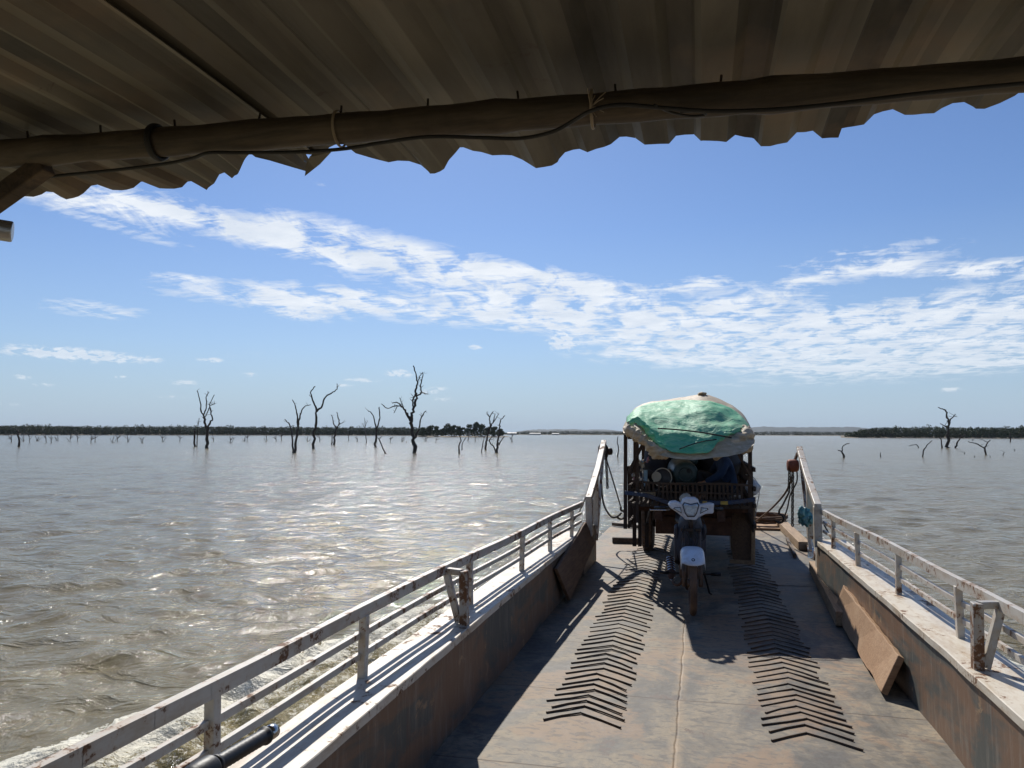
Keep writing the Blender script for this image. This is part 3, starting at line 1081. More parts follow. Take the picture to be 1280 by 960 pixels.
dead_tree('dead_tree', 'low spreading dead tree with curled arms near the ferry bow side of the island', [
    ([(620.9, 565.8), (622, 559), (622.8, 551.6), (624, 542), (624.4, 534.4), (625.2, 526.6), (631.4, 519.5)], 3.6, 1.0),
    ([(620.9, 564), (618, 559.4), (611.9, 551.6), (615, 545.3)], 2.4, 1.0), ([(622, 557), (626, 552), (630.6, 545.3)], 2.0, .9)], seed=11, twigs=3)
dead_tree('leaning_snag', 'thin straight leaning pole snag beside the antler-forked tree', [([(601.7, 565.5), (603.5, 556), (605.6, 545.3)], 1.6, .9)], seed=12, twigs=1)
dead_tree('dead_tree', 'faint thin grey dead tree between the hooked and the small three-armed ones', [
    ([(458.4, 554), (457.5, 544), (456.4, 534), (455.6, 521.9)], 1.4, .5), ([(456.4, 536), (453, 529)], .7, .4), ([(456.3, 533), (459.5, 526)], .7, .4)], mat='greywood', seed=13, twigs=5)
dead_tree('dead_stump', 'thick dark stump alone at the far left of the lake', [([(23.6, 558.5), (23.4, 548), (22.5, 538.4)], 3.4, 1.8)], seed=14, twigs=0)
dead_tree('dead_tree', 'tall dead tree before the right-hand woodland, crown bent to the left', [
    ([(1184, 560), (1184.4, 550), (1185, 540), (1186, 528.8), (1183.8, 521.3), (1182.5, 513.8), (1178, 511.3), (1172.5, 509.4)], 4.2, 1.0),
    ([(1186, 529.5), (1187.5, 525), (1191.9, 520), (1194.4, 517.5)], 2.0, .8), ([(1192, 520), (1196, 521)], 1, .6),
    ([(1185, 535), (1181.3, 532.5), (1175, 529.4)], 1.8, .8), ([(1185, 551), (1187, 549), (1190, 548.8)], 1.2, .6)], seed=15, twigs=3)
dead_tree('dead_snag', 'short bent snag just left of the tall right-hand dead tree', [([(1177.8, 560.2), (1176.9, 552.5), (1174.4, 546.9)], 2.4, 1.0)], seed=16, twigs=0)
dead_tree('dead_snag', 'snag leaning right, beside the tall right-hand dead tree', [([(1193.8, 560.2), (1196.3, 553.8), (1201.9, 546.9), (1207.5, 542.5)], 2.6, 1.0), ([(1201.9, 547), (1201, 542.5)], 1.4, .8)], seed=17, twigs=1)
dead_tree('dead_branch', 'long curved bare branch rising from the water right of the bow', [([(1153.5, 571), (1154.4, 563.8), (1158.8, 556.3), (1165.3, 550.6)], 2.2, .8)], seed=18, twigs=0)
dead_tree('dead_snag', 'wide V-shaped snag with a long low left arm at the right of the lake', [
    ([(1233, 568.5), (1231.3, 560.6), (1234.4, 553.8), (1238, 550)], 2.6, 1.0), ([(1231.3, 561), (1222.5, 555.6), (1210, 551.9)], 2.0, .8), ([(1233.5, 552.5), (1230, 550.5), (1226, 549.5)], .9, .5)], seed=19, twigs=1)
dead_tree('dead_branch', 'thin arched branch lying low over the water', [([(1148.8, 560), (1146, 556.3), (1141, 556.2), (1136, 557.5)], 1.3, .6)], seed=20, twigs=0)
dead_tree('dead_stump', 'small upright stick at the far right before the woodland', [([(1263.5, 552.5), (1262.5, 547), (1262.8, 541)], 1.8, .8)], seed=21, twigs=0)
dead_tree('dead_branch', 'short slanting twig at the right of the V-shaped snag', [([(1250, 569.5), (1255.6, 565)], 1.2, .6)], seed=22, twigs=0)
dead_tree('floating_snag', 'black floating snag with a raised crooked arm, nearest the right bow beam', [
    ([(1056.9, 572), (1054, 567.5), (1051.6, 564.5), (1047.6, 562.9)], 3.6, 1.0), ([(1052.2, 565), (1052.9, 561), (1054.2, 557), (1061.6, 553.8)], 1.6, .9)], seed=23, twigs=0)
dead_tree('dead_stump', 'tiny stub of wood poking out between the snag and the curved branch', [([(1099.4, 571), (1101, 565.5)], 1.8, .8)], seed=24, twigs=0)
dead_tree('dead_snag', 'thin wavy stem just left of the truck, beyond the bow', [([(771, 571.5), (773.6, 562), (771.6, 554), (772.5, 545.7)], 1.8, .9)], seed=25, twigs=0)
for i, (x, y) in enumerate(((1205.4, 567), (1217.8, 571), (1237, 571), (1268, 563), (1216, 550.5), (508, 553))):
    dead_tree('dead_stump', 'tiny dark stub barely above the water', [([(x, y + .6), (x + .5, y - 1.6)], 1.3, .7)], 'tiny stubs above the water', seed=40 + i, twigs=0)
rs_ = random.Random(5)
small = [14, 30, 37, 46, 58, 64, 72, 87.5, 97, 114, 119, 141, 147, 160, 178, 203, 225, 267, 288, 305, 309, 333, 345, 352, 384, 400, 436, 447, 488, 502, 532, 545, 585, 594, 640]
for i, x in enumerate(small):
    y = 552 + rs_.uniform(-1.6, 1.6)
    hgt = rs_.uniform(5, 11.5)
    l = rs_.uniform(-2, 2)
    st = [([(x, y + .4), (x + l * .3, y - hgt * .5), (x + l, y - hgt)], rs_.uniform(.8, 1.3), .5)]
    for _ in range(rs_.randint(1, 3)):
        k = rs_.uniform(.2, .6)
        s = rs_.choice((-1, 1))
        st.append(([(x + l * .3 * k, y - hgt * k), (x + s * rs_.uniform(2, 5), y - hgt * (k + rs_.uniform(.2, .5)))], .8, .4))
    dead_tree('bare_treetop', 'small grey bare treetop rising out of the far water', st, 'small bare treetops far out on the left', 'greywood', seed=100 + i, twigs=2)

# ================================================================== the ferry
ferry = thing('ferry', 'flat steel vehicle ferry with white railings, rusty deck and a corrugated iron roof', 'ferry', (0, 0, 0))
XL, XR = -1.43, 1.335          # inner faces of the side walls
OL, OR = -1.68, 1.585          # outer hull
GZ = 0.545                     # gunwale height
Y0, YW, YB = -4.5, 9.5, 16.4  # stern, end of side walls, bow

# hull
hb = MB()
hb.prism([(OL + .02, Y0, -1.0), (OR - .02, Y0, -1.0), (OR - .02, Y0, -.012), (OL + .02, Y0, -.012)], (0, 14.5 - Y0, 0))
o_ = len(hb.v)
hb.add([(OL + .02, 14.5, -.012), (OR - .02, 14.5, -.012), (OR - .05, YB, -.012), (OL + .15, YB, -.012),
        (OL + .02, 14.5, -1.0), (OR - .02, 14.5, -1.0), (OR - .05, YB - .7, -.8), (OL + .15, YB - .7, -.8)],
       [(0, 1, 2, 3), (7, 6, 5, 4), (0, 3, 7, 4), (1, 5, 6, 2), (3, 2, 6, 7)])
hb.build('hull', M['paint_dark'], ferry)
# deck as a finely divided, slightly buckled sheet
dk = MB()
xs = np.linspace(XL - .02, XR + .02, 46)
ys = np.linspace(Y0, YW + .3, 220)
rows = []
for y in ys:
    rows.append([(x, y, .010 * noise.noise(Vector((x * 1.3, y * .9, 0))) + .003 * noise.noise(Vector((x * 6, y * 6, 0)))) for x in xs])
dk.grid(rows)
dk.grid([[(x, y, .004 + .008 * noise.noise(Vector((x * 1.3, y * .9, 0)))) for x in np.linspace(OL + .02 + .15 * max(0, (y - 14.5) / 1.9), OR - .02 - .03 * max(0, (y - 14.5) / 1.9), 50)] for y in np.linspace(YW + .02, YB, 90)])
dk.build('deck', M['deck'], ferry, smooth=True)
# chevron treads
for (xa, xp, xb) in ((-.97, -.735, -.485), (.36, .595, .83)):
    cb_ = MB()
    rc = random.Random(int(xa * 100) + 300)
    y = 4.74
    while y < 13.4:
        j = rc.uniform(-.012, .012)
        z = .007
        e0, e1 = rc.uniform(-.03, .03), rc.uniform(-.03, .03)
        ch = .17 + .018 * (y - 4.7)
        xm = xp + rc.uniform(-.02, .02)
        k0, k1 = rc.uniform(-.008, .008), rc.uniform(-.008, .008)
        pk = (xm, y + ch + j, z)
        ml = ((xa + xm) / 2, y + ch / 2 + j + k0, z)
        mr = ((xb + xm) / 2, y + ch / 2 + j + k1, z)
        for p, q in (((xa + e0, y + j, z), ml), (ml, pk), (pk, mr), (mr, (xb + e1, y - .015 + j, z))):
            cb_.bar(p, q, .010, .011)
        y += .106 * (1 + .15 * (y - 4.7) + .008 * (y - 4.7) ** 2) * rc.uniform(.94, 1.06)
    cb_.build('tread_strip', M['cleat'], ferry)
# side walls with capped gunwales
for side in (-1, 1):
    xi = XL if side < 0 else XR
    xo = OL if side < 0 else OR
    lo, hi = min(xi, xo), max(xi, xo)
    wb = MB()
    # wavy inner plate
    t_ = .012
    rows = []
    for y in np.linspace(Y0, YW, 150):
        tp = -.05 * min(1, max(0, (y - 5) / 4.4)) if side > 0 else 0
        rows.append([(xi + tp + side * (.006 * noise.noise(Vector((y * 1.1, z * 2, side))) + .0), y, z) for z in np.linspace(-.01, GZ - .012, 10)])
    wb.grid(rows)
    wb.box(min(xi + side * .01, xo - side * .014), max(xi + side * .01, xo - side * .014), Y0, YW - .004, -.9, GZ - .014)
    w_ = wb.build('side_wall', M['bulwark'], ferry)
    gb = MB()
    rows = []
    for y in np.linspace(Y0, YW + .01, 160):
        zz = GZ + .004 * noise.noise(Vector((y * 1.7, 3, side)))
        tp = -.05 * min(1, max(0, (y - 5) / 4.4)) if side > 0 else 0
        xe = xi + tp - side * (.018 + .006 * noise.noise(Vector((y * 3, 7, side))))
        rows.append([(xe, y, zz - .045), (xe, y, zz - .004), (xe + side * .004, y, zz), ((xe + xo) / 2, y, zz + .001), (xo + side * .008, y, zz), (xo + side * .012, y, zz - .05), (xo + side * .012, y, zz - .42)])
    gb.grid(rows)
    gb.build('gunwale', M['gunwale'], ferry)
# small kerb plate along the bow part
MB().box(OR - .06, OR - .03, YW, 15.9, .012, .10).build('bow_kerb', M['rust'], ferry)

for side, x0, x1, ln in ((-1, -1.50, -1.40, 1.15), (1, 1.34, 1.42, .55)):
    MB().prism([(x0, YW + .004, .012), (x1, YW + .004, .012), (x1, YW + .004, .52), (x0, YW + .004, .52)], (0, ln, 0)).build('wall_return', M['bulwark'] if side < 0 else M['paint'], ferry, bevel=.004)
# railings
def railing(side):
    xo = -1.62 if side < 0 else 1.525
    rl = bpy.data.objects.new('railing', None)
    COL.objects.link(rl)
    rl.parent = ferry
    def xx(y):
        if side < 0:
            return -1.640 + .030 * max(0, y - 3.4)
        return 1.50 - .036 * max(0, y - 4.8)
    ys_ = [2.42 - 1.35 * 3, 2.42 - 1.35 * 2, 2.42 - 1.35, 2.40, 3.60, 5.27, 6.70, 7.85, 9.0] if side < 0 else [-2.2, -.6, .9, 2.2, 3.62, 5.15, 6.42, 7.70, 8.80]
    yy = np.linspace(ys_[0] - .8, 9.68 if side < 0 else 9.38, 44)
    sag = lambda y: .006 * math.sin(y * 1.9 + side)
    top = MB()
    for i in range(len(yy) - 1):
        a, b = yy[i], yy[i + 1]
        top.bar((xx(a), a, .874 + sag(a)), (xx(b), b + .002, .874 + sag(b)), .036, .058)
    top.build('top_rail', M['paint'], rl)
    for zr, nm in ((.755, 'middle_rail'), (.655, 'lower_rail')):
        mb = MB()
        for i in range(len(yy) - 1):
            a, b = yy[i], yy[i + 1]
            mb.bar((xx(a) + side * .012, a, zr + sag(a)), (xx(b) + side * .012, b + .002, zr + sag(b)), .022, .030)
        mb.build(nm, M['paint'], rl)
    for k, y in enumerate(ys_):
        MB().bar((xx(y), y, GZ - .01), (xx(y) + .006 * (-1) ** k, y, .848), .040, .044, (0, 1, 0)).build('post', M['paint'], rl, bevel=.004)
    return rl


for side in (-1, 1):
    railing(side)
# brackets standing on the gunwales
def bracket(side, y, xi, xo):
    br = bpy.data.objects.new('bracket', None)
    COL.objects.link(br)
    br.parent = ferry
    MB().bar((xi, y, GZ - .002), (xi, y - .02, .885), .050, .058, (0, 1, 0)).build('upright', M['paint_dark'], br, bevel=.004)
    MB().bar((xi + side * .01, y - .02, .875), (xo, y + .04, .872), .046, .036).build('arm', M['paint_dark'] if side > 0 else M['paint'], br, bevel=.003)
    MB().bar((xo - side * .02, y + .02, .85), (xi + side * .035, y, GZ + .01), .040, .046, (0, 1, 0)).build('brace', M['paint'], br, bevel=.004)


bracket(-1, 4.72, -1.455, -1.60)
bracket(1, 4.50, 1.375, 1.515)
# bow arms: slanting beams on posts that carry the tackle
def bow_arm(side):
    a = bpy.data.objects.new('bow_arm', None)
    COL.objects.link(a)
    a.parent = ferry
    if side < 0:
        x0, y0, x1, y1, zt = -1.36, 9.7, -1.42, 11.75, 1.62
    else:
        x0, y0, x1, y1, zt = 1.29, 9.42, 1.35, 11.45, 1.545
    MB().bar((x0, y0, .47), (x0, y0, 0.925), .085, .10, (0, 1, 0)).build('rail_post', M['paint'], a, bevel=.006)
    b = MB()
    pts = [Vector((x0, y0 - .06, 0.925)), Vector((x0 + (x1 - x0) * .45, y0 + (y1 - y0) * .5, 0.925 + (zt - 0.925) * .46)), Vector((x1, y1, zt))]
    b.bar(pts[0], pts[1] + (pts[1] - pts[0]).normalized() * .01, .075, .075)
    b.bar(pts[1], pts[2], .073, .072)
    b.build('slanting_beam', M['paint'], a, bevel=.006)
    xm, ym = (x0 + x1) / 2, y0 + (y1 - y0) * .42
    MB().bar((xm, ym, .45), (xm, ym, 1.15), .07, .07, (0, 1, 0)).build('stay_post', M['paint'], a, bevel=.005)
    MB().bar((xm, ym + .04, .3), (x1, y1 - .1, zt - .12), .04, .04).build('strut', M['paint_dark'], a, bevel=.004)


bow_arm(-1)
bow_arm(1)

# roof
RZ = 2.60
edge_px = [(-420, 262), (-200, 250), (0, 241), (50, 238), (95, 236), (165, 235), (205, 234), (258, 232), (262, 226), (292, 216), (312, 196), (318, 189), (372, 188), (378, 192), (383, 214), (392, 216), (408, 196), (430, 192), (475, 204), (535, 217), (548, 213), (583, 188), (605, 195), (656, 208), (700, 199), (760, 190), (840, 187),
           (920, 181), (1000, 177), (1075, 172), (1110, 165), (1180, 156), (1235, 147), (1262, 136), (1285, 122), (1400, 100), (1600, 70)]
ew = [P(x, y, z=RZ) for x, y in edge_px]
ex = np.array([p.x for p in ew])
ey = np.array([p.y for p in ew])
def edge_y(x):
    i = np.searchsorted(ex, x)
    return float(np.interp(x, ex, ey))
ordr = np.argsort(ex)
ex, ey = ex[ordr], ey[ordr]


def corr(x, pitch=.172, amp=.0125, ph=0):
    f = ((x + ph) / pitch) % 1.0
    if f < .30:
        v = 1
    elif f < .42:
        v = 1 - (f - .30) / .06
    elif f < .88:
        v = -1
    else:
        v = -1 + (f - .88) / .06
    return v * amp


roof = bpy.data.objects.new('roof', None)
COL.objects.link(roof)
roof.parent = ferry


def sheet(x0, x1, dz, ph, back, warp, seed, follow=True, front=None):
    mb = MB()
    # column positions follow the corners of the trapezoid ribs
    cols = []
    k0 = math.floor((x0 + ph) / .172) - 1
    x = k0 * .172 - ph
    while x < x1 + .3:
        for f in (0, .15, .30, .42, .57, .73, .88):
            xx_ = x + f * .172 + 1e-5
            if x0 <= xx_ <= x1:
                cols.append(xx_)
        x += .145
    cols = sorted([x0] + cols + [x1])
    nr = 70
    rows = []
    for i in range(nr):
        s = i / (nr - 1)
        row = []
        for x in cols:
            ye = edge_y(x) if follow else front
            ye += .016 * noise.noise(Vector((x * 9, seed, 0))) + .015 * noise.noise(Vector((x * 3.1, seed, 4))) + .010 * noise.noise(Vector((x * 31, seed, 2)))
            y = ye + (back - ye) * s ** 1.4
            z = RZ + dz + corr(x, ph=ph) + warp * noise.noise(Vector((x * 1.1, y * 1.1, seed)))
            # tired front edge droops and flutters a little
            e = max(0, 1 - (ye - y) / .22)
            # torn and nibbled edge
            z += e * e * (.030 * noise.noise(Vector((x * 4.5, 1.5, seed))) - .010)
            row.append((x, y, z))
        rows.append(row)
    mb.grid(rows)
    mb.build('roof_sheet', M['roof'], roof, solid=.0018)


sheet(-4.2, -1.12, .000, .00, -4.2, .016, 1)
sheet(-1.20, .40, .030, .06, -4.2, .016, 2)
sheet(.33, 3.2, .055, .02, -4.2, .016, 3)
# second tier of sheets overlapping underneath, towards the cabin
P_ = P(260, 28, z=RZ - .04)
sheet(-4.2, P_.x - .05, -.045, .03, -4.2, .010, 5, False, P_.y - .30)
# bent scrap hanging from the torn edge
a = P(392, 186, z=RZ)
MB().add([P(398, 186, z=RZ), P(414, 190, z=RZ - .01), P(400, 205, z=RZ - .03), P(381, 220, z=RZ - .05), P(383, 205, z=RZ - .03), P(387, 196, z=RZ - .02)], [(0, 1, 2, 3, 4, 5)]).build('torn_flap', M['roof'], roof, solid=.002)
# bamboo pole
pa, pb = P(-420, 226, z=2.525), P(1650, 62, z=2.525)
pb2, pa2 = P(1280, 92, z=2.525), P(0, 192, z=2.525)
N_ = 90
ctr = []
for i in range(N_):
    s = i / (N_ - 1)
    q = pa2 + (pb2 - pa2) * (-.55 + 2.0 * s)
    q = q + Vector((0, .012 * math.sin(s * 9), .010 * math.sin(s * 7 + 1)))
    ctr.append(q)
rs = [.037 + .005 * max(0, 1 - abs((i % 11) - 5) / 1.2) + .0022 * noise.noise(Vector((i * .35, 0, 0))) + .0012 * math.sin(i * 2.1) for i in range(N_)]
MB().tube(ctr, rs, 20).build('bamboo_pole', M['bamboo'], roof, smooth=True)
dirp = (pb2 - pa2).normalized()
for s_, w in ((.205, .010), (.415, .004), (.655, .004)):
    q = pa2 + (pb2 - pa2) * s_
    i = int((s_ + .55) / 2.0 * (N_ - 1))
    q = ctr[i]
    mb = MB().torus(q, dirp, .044, w * .55, 28, 8, w)
    mb.build('pole_binding', M['wire'] if s_ < .3 else M['tie'], roof, smooth=True)
rr = random.Random(4)
for k in range(9):
    nl = MB()
    q = ctr[26 + k * 4]
    e = q + Vector((rr.uniform(-.01, .01), rr.uniform(-.005, .005), .058))
    nl.tube([q, e], .003, 6)
    nl.build('roof_nail', M['blackmetal'], roof)
# straw / wire ends tied on the pole
tw = MB()
q = ctr[int((.655 + .55) / 2.0 * (N_ - 1))]
for k in range(9):
    v = Vector((rr.uniform(-1, 1), rr.uniform(-.6, .3), rr.uniform(-1, .8))) * .045
    tw.tube([q - Vector((0, .036, .01)), q - Vector((0, .045, .01)) + v * .6, q - Vector((0, .045, .01)) + v], .0012, 4)
tw.build('twine_ends', M['tie'], roof)
# hanging cable
cbl = [(-40, 235), (52, 222), (140, 213), (205, 205), (240, 198), (262, 191), (300, 191), (372, 190), (430, 186), (480, 178), (535, 171), (600, 172), (650, 173), (690, 165), (715, 152), (740, 138), (775, 131), (830, 135), (870, 138), (910, 139), (980, 136), (1060, 128), (1150, 117), (1285, 104), (1400, 96)]
cp = [P(x, y, z=2.468 - (.012 if 300 < x < 700 else 0)) for x, y in cbl]
MB().tube(curve_pts(cp, 6), .0048, 8).build('cable', M['wire'], roof, smooth=True)
cp = [P(x, y, z=2.470) for x, y in [(818, 131), (835, 139), (850, 143), (866, 145), (882, 143), (872, 139), (850, 140)]]
MB().tube(curve_pts(cp, 5), .003, 6).build('wire_loop', M['wire'], roof, smooth=True)
# strut and pipe of the roof frame at the left
MB().bar(P(-60, 290, z=2.32), P(58, 206, z=2.49), .045, .05).build('roof_strut', M['timber_dark'], roof, bevel=.004)
pp0, pp1 = P(16, 290, d=1.55), P(-160, 262, d=1.45)
MB().lathe([(.017, 0), (.021, .0), (.021, .32)], pp0, pp1 - pp0, 24).build('frame_pipe', M['steel'], roof, smooth=True, bevel=.003)
# corner posts of the canopy, outside the picture
for x, y in ((-1.56, .9), (1.47, .2), (-1.56, -3.8), (1.47, -3.8)):
    MB().tube([(x, y, GZ), (x, y, 2.56)], .035, 12).build('roof_post', M['steel'], roof, smooth=True)

# ================================================================== loose things on the ferry
# planks and boards
def slab(name, label, corners, thick, mat, cat='board', jag=.0, sub=14):
    """corners: near-bottom, far-bottom, far-top, near-top (world). Thickness goes along the face normal."""
    a, b, c, d = [Vector(p) for p in corners]
    nrm = (b - a).cross(d - a).normalized()
    rj = random.Random(len(label))
    low, high = [], []
    for i in range(sub + 1):
        s = i / sub
        low.append(a.lerp(b, s) + (d - a).normalized() * rj.uniform(0, jag))
        high.append(d.lerp(c, s) - (d - a).normalized() * rj.uniform(0, jag))
    pts = low + high[::-1]
    mb = MB()
    mb.prism(pts, nrm * thick)
    cen = (a + b + c + d) / 4
    o = mb.build(name, mat, loc=cen, bevel=.006)
    return tag(o, label, cat)


slab('leaning_board', 'brown board leaning on the left side wall', [P(709, 751, z=.015), P(741, 679, X=-1.33), P(729, 652, X=-1.42), P(692, 711, X=-1.415)], .035, M['board_dark'], jag=.012)
slab('leaning_board', 'thick orange saw-marked board leaning on the right side wall', [P(1109, 871, z=.015), P(1047, 767, z=.015), P(1060, 734, X=1.315), P(1132, 822, X=1.315)], -.045, M['board'], jag=.016, sub=22)
o = MB().bar((1.225, 7.6, .078), (1.375, 10.5, .078), .10, .13).build('timber', M['wood'], loc=(1.3, 9.0, 0), bevel=.008)
tag(o, 'long tan timber lying along the foot of the right side wall', 'timber')
o = MB().bar((1.50, 12.35, .075), (1.46, 15.7, .075), .17, .13).build('timber', M['wood'], loc=(1.5, 14, 0), bevel=.01)
tag(o, 'thick squared timber with a splintered dark end by the rope coil at the bow', 'timber')
o = MB().bar((1.28, 11.6, .04), (1.36, 13.4, .04), .04, .06).build('pole', M['timber_dark'], loc=(1.3, 12.5, 0), bevel=.004)
tag(o, 'thin dark stick lying on the deck left of the squared bow timber', 'stick')
o = MB().bar((-1.38, 12.45, .055), (-.72, 12.5, .055), .10, .085).build('beam', M['timber_dark'], loc=(-1, 12.5, 0), bevel=.008)
tag(o, 'dark timber wedged across the deck before the left truck wheel', 'timber')
o = MB().bar((-1.62, 14.7, .045), (-.95, 14.3, .045), .06, .06).build('beam', M['timber_dark'], loc=(-1.3, 14.5, 0), bevel=.006)
tag(o, 'thin dark timber across the bow deck behind the left bow arm', 'timber')
o = MB().box(-.30, .86, 14.9, 16.2, .018, .05).build('ply_sheet', M['board'], loc=(.3, 15.5, 0), bevel=.004)
o.location.x = 1.0
o.location.y = 15.35
tag(o, 'flat orange board on the bow deck under the rope coil', 'board')

# rope coil at the bow
rr = random.Random(9)
pts = []
for k in range(150):
    a = k * .36
    rd = .30 + .13 * math.sin(k * .37) + rr.uniform(-.02, .02)
    pts.append((1.02 + math.cos(a) * rd * 1.25, 15.3 + math.sin(a) * rd, .075 + .05 * abs(math.sin(k * .21)) + .0008 * k))
coil = MB().tube(curve_pts(pts, 2), .018, 6).build('rope_coil', M['rope'], loc=(1.02, 15.3, .06), smooth=True)
tag(coil, 'heap of coiled muddy brown rope on the bow deck', 'rope')


def chain(mb, a, b, link=.045, r=.007):
    a, b = Vector(a), Vector(b)
    n = int((b - a).length / (link * .78))
    d = (b - a).normalized()
    for i in range(n):
        c = a + d * (i + .5) * link * .78
        s = d.orthogonal().normalized()
        if i % 2:
            s = d.cross(s)
        ring_ = [c + d * math.cos(t * math.pi / 4) * link * .5 + s * math.sin(t * math.pi / 4) * link * .32 for t in range(8)]
        mb.tube(ring_, r, 5, closed=True)
    return mb


def hook(mb, top, s=.10, r=.012):
    top = Vector(top)
    pts_ = [top, top + Vector((0, 0, -.35 * s))]
    for k in range(9):
        a = R(90) - k * R(30)
        pts_.append(top + Vector((math.cos(a) * .42 * s, 0, -.8 * s + math.sin(a) * .42 * s)))
    mb.tube(curve_pts(pts_, 3), [r] * (3 * (len(pts_) - 1)) + [r * .4], 7)
    return mb


# left tackle
AL = Vector((-1.42, 11.7, 1.50))
lt = thing('rope_tackle', 'dark rope loop with an iron hook hanging from the left bow arm', 'tackle', AL)
MB().tube(curve_pts([AL, P(752, 598, d=11.8), P(754, 628, d=11.9), P(763, 645, d=12.0), P(771, 646, d=12.0), P(777, 641, d=12.0)], 6), .014, 7).build('rope', M['darkrope'], lt, smooth=True)
MB().tube([AL, P(766, 600, d=11.9), P(776, 634, d=12.0)], .010, 7).build('fall_line', M['darkrope'], lt, smooth=True)
hook(MB(), P(776, 633, d=12.0), .16, .016).build('hook', M['blackmetal'], lt, smooth=True)
chain(MB(), P(757.5, 572, d=11.85), P(759.5, 613, d=11.85), .055, .009).build('chain', M['blackmetal'], lt)
mb = MB()
for k in range(4):
    mb.torus(AL + Vector((0, -.05 - .012 * k, .02 - .03 * k)), (.0, 1, .3), .068, .012, 16, 6)
mb.build('lashing', M['darkrope'], lt, smooth=True)
mb = MB().lathe([(.02, -.05), (.05, -.04), (.055, 0), (.05, .04), (.02, .05)], AL + Vector((.09, -.03, -.02)), (1, .2, 0), 14)
mb.build('pulley', M['blackmetal'], lt, smooth=True)
# dark stay rope outside the left arm
o = MB().tube(curve_pts([P(748, 572, d=11.9), P(739, 600, d=10.6), P(728, 632, d=9.8), P(716, 652, d=9.6)], 4), .010, 6).build('stay_rope', M['darkrope'], loc=AL, smooth=True)
tag(o, 'dark stay rope running down outside the left bow arm', 'rope')

# right chain hoist
HR = P(991, 582, d=10.7)
ho = thing('chain_hoist', 'rust-red chain hoist block with chains and hook on the right bow arm', 'hoist', HR)
hx = (Vector((1, .1, 0))).normalized()
prof = [(.03, -.075), (.075, -.07), (.088, -.045), (.088, .045), (.075, .07), (.03, .075)]
MB().lathe(prof, HR, hx, 20).build('housing', M['rustred'], ho, smooth=True, bevel=.003)
MB().bar(HR + Vector((.02, 0, .05)), P(997, 566, d=10.72), .03, .03).build('hanger', M['rust'], ho)
chain(MB(), P(991, 590, d=10.72), P(990.5, 660, d=10.8), .055, .009).build('chain', M['blackmetal'], ho)
chain(MB(), P(987, 588, d=10.65), P(986, 618, d=10.7), .055, .009).build('chain', M['blackmetal'], ho)
hk = MB().tube(curve_pts([P(987, 614, d=10.7), P(983, 622, d=10.7), P(978, 632, d=10.7), P(974, 638, d=10.7)], 4), .013, 6)
hook(hk, P(974, 638, d=10.7), .14, .015)
hk.build('hook', M['blackmetal'], ho, smooth=True)
MB().tube(curve_pts([P(996, 588, d=10.8), P(996, 602, d=10.8), P(988, 618, d=10.8), P(984, 636, d=10.9), P(978, 652, d=11.0)], 5), .010, 6).build('hand_line', M['darkrope'], ho, smooth=True)
o = MB().tube(curve_pts([P(990, 596, d=10.75), P(983, 614, d=11.3), P(968, 632, d=12.3), P(952, 646, d=13.6), P(938, 655, d=14.6), P(925, 658, d=14.9)], 6), .015, 7).build('sagging_rope', M['rope'], loc=P(968, 632, d=12.3), smooth=True)
tag(o, 'brown rope sagging from the hoist down to the coil at the bow', 'rope')
o = MB().tube(curve_pts([P(1018, 628, d=9.8), P(1024, 645, d=9.6), P(1034, 663, d=9.2), P(1046, 687, d=8.8)], 5), .010, 6).build('loose_cable', M['wire'], loc=P(1024, 645, d=9.6), smooth=True)
tag(o, 'black cable hanging outside the right railing near its bow end', 'cable')

# teal bag and bottle
def lump(name, c, rx, ry, rz, mat, parent=None, amp=.25, fr=3.0, seed=0, sub=4):
    bm = bmesh.new()
    bmesh.ops.create_icosphere(bm, subdivisions=sub, radius=1)
    for v in bm.verts:
        p = v.co.copy()
        k = 1 + amp * noise.noise(p * fr + Vector((seed * 7.3, 0, 0))) + amp * .5 * noise.noise(p * fr * 2.4 + Vector((seed * 3.1, 5, 0)))
        v.co = Vector((p.x * rx, p.y * ry, p.z * rz)) * k
    me = bpy.data.meshes.new(name)
    bm.to_mesh(me)
    bm.free()
    me.shade_smooth()
    me.materials.append(mat)
    o = bpy.data.objects.new(name, me)
    COL.objects.link(o)
    o.location = Vector(c) - (parent_loc(parent) if parent else Vector((0, 0, 0)))
    if parent:
        o.parent = parent
    return o


bg = lump('plastic_bag', P(1006, 646, d=9.35), .075, .06, .105, M['teal'], None, .5, 2.6, 3)
tag(bg, 'crumpled teal plastic bag tied to the right rail post at the bow', 'bag')
for k, (x, y, s) in enumerate(((1014, 650, .03), (1002, 640, .04))):
    q = lump('bag_fold', P(x, y, d=9.3), s, s, s * 1.6, M['teal'], bg, .5, 3, 5 + k, 3)
bp = P(1013, 695, z=.13)
bp = P(1013, 697, z=.145)
bo = thing('water_bottle', 'clear plastic water bottle with blue label standing on the right timber', 'bottle', bp)
MB().lathe([(.0, .0), (.033, .002), (.036, .015), (.036, .07), (.034, .09), (.036, .11), (.036, .15), (.030, .18), (.014, .205), (.014, .22)], bp, (.06, 0, 1), 20).build('bottle_body', M['bottle'], bo, smooth=True)
MB().lathe([(.0372, .075), (.0372, .13)], bp, (.06, 0, 1), 20).build('label_band', M['label'], bo, smooth=True)
MB().lathe([(.016, .222), (.016, .24)], bp, (.06, 0, 1), 14).build('cap', M['bluegoods'], bo)

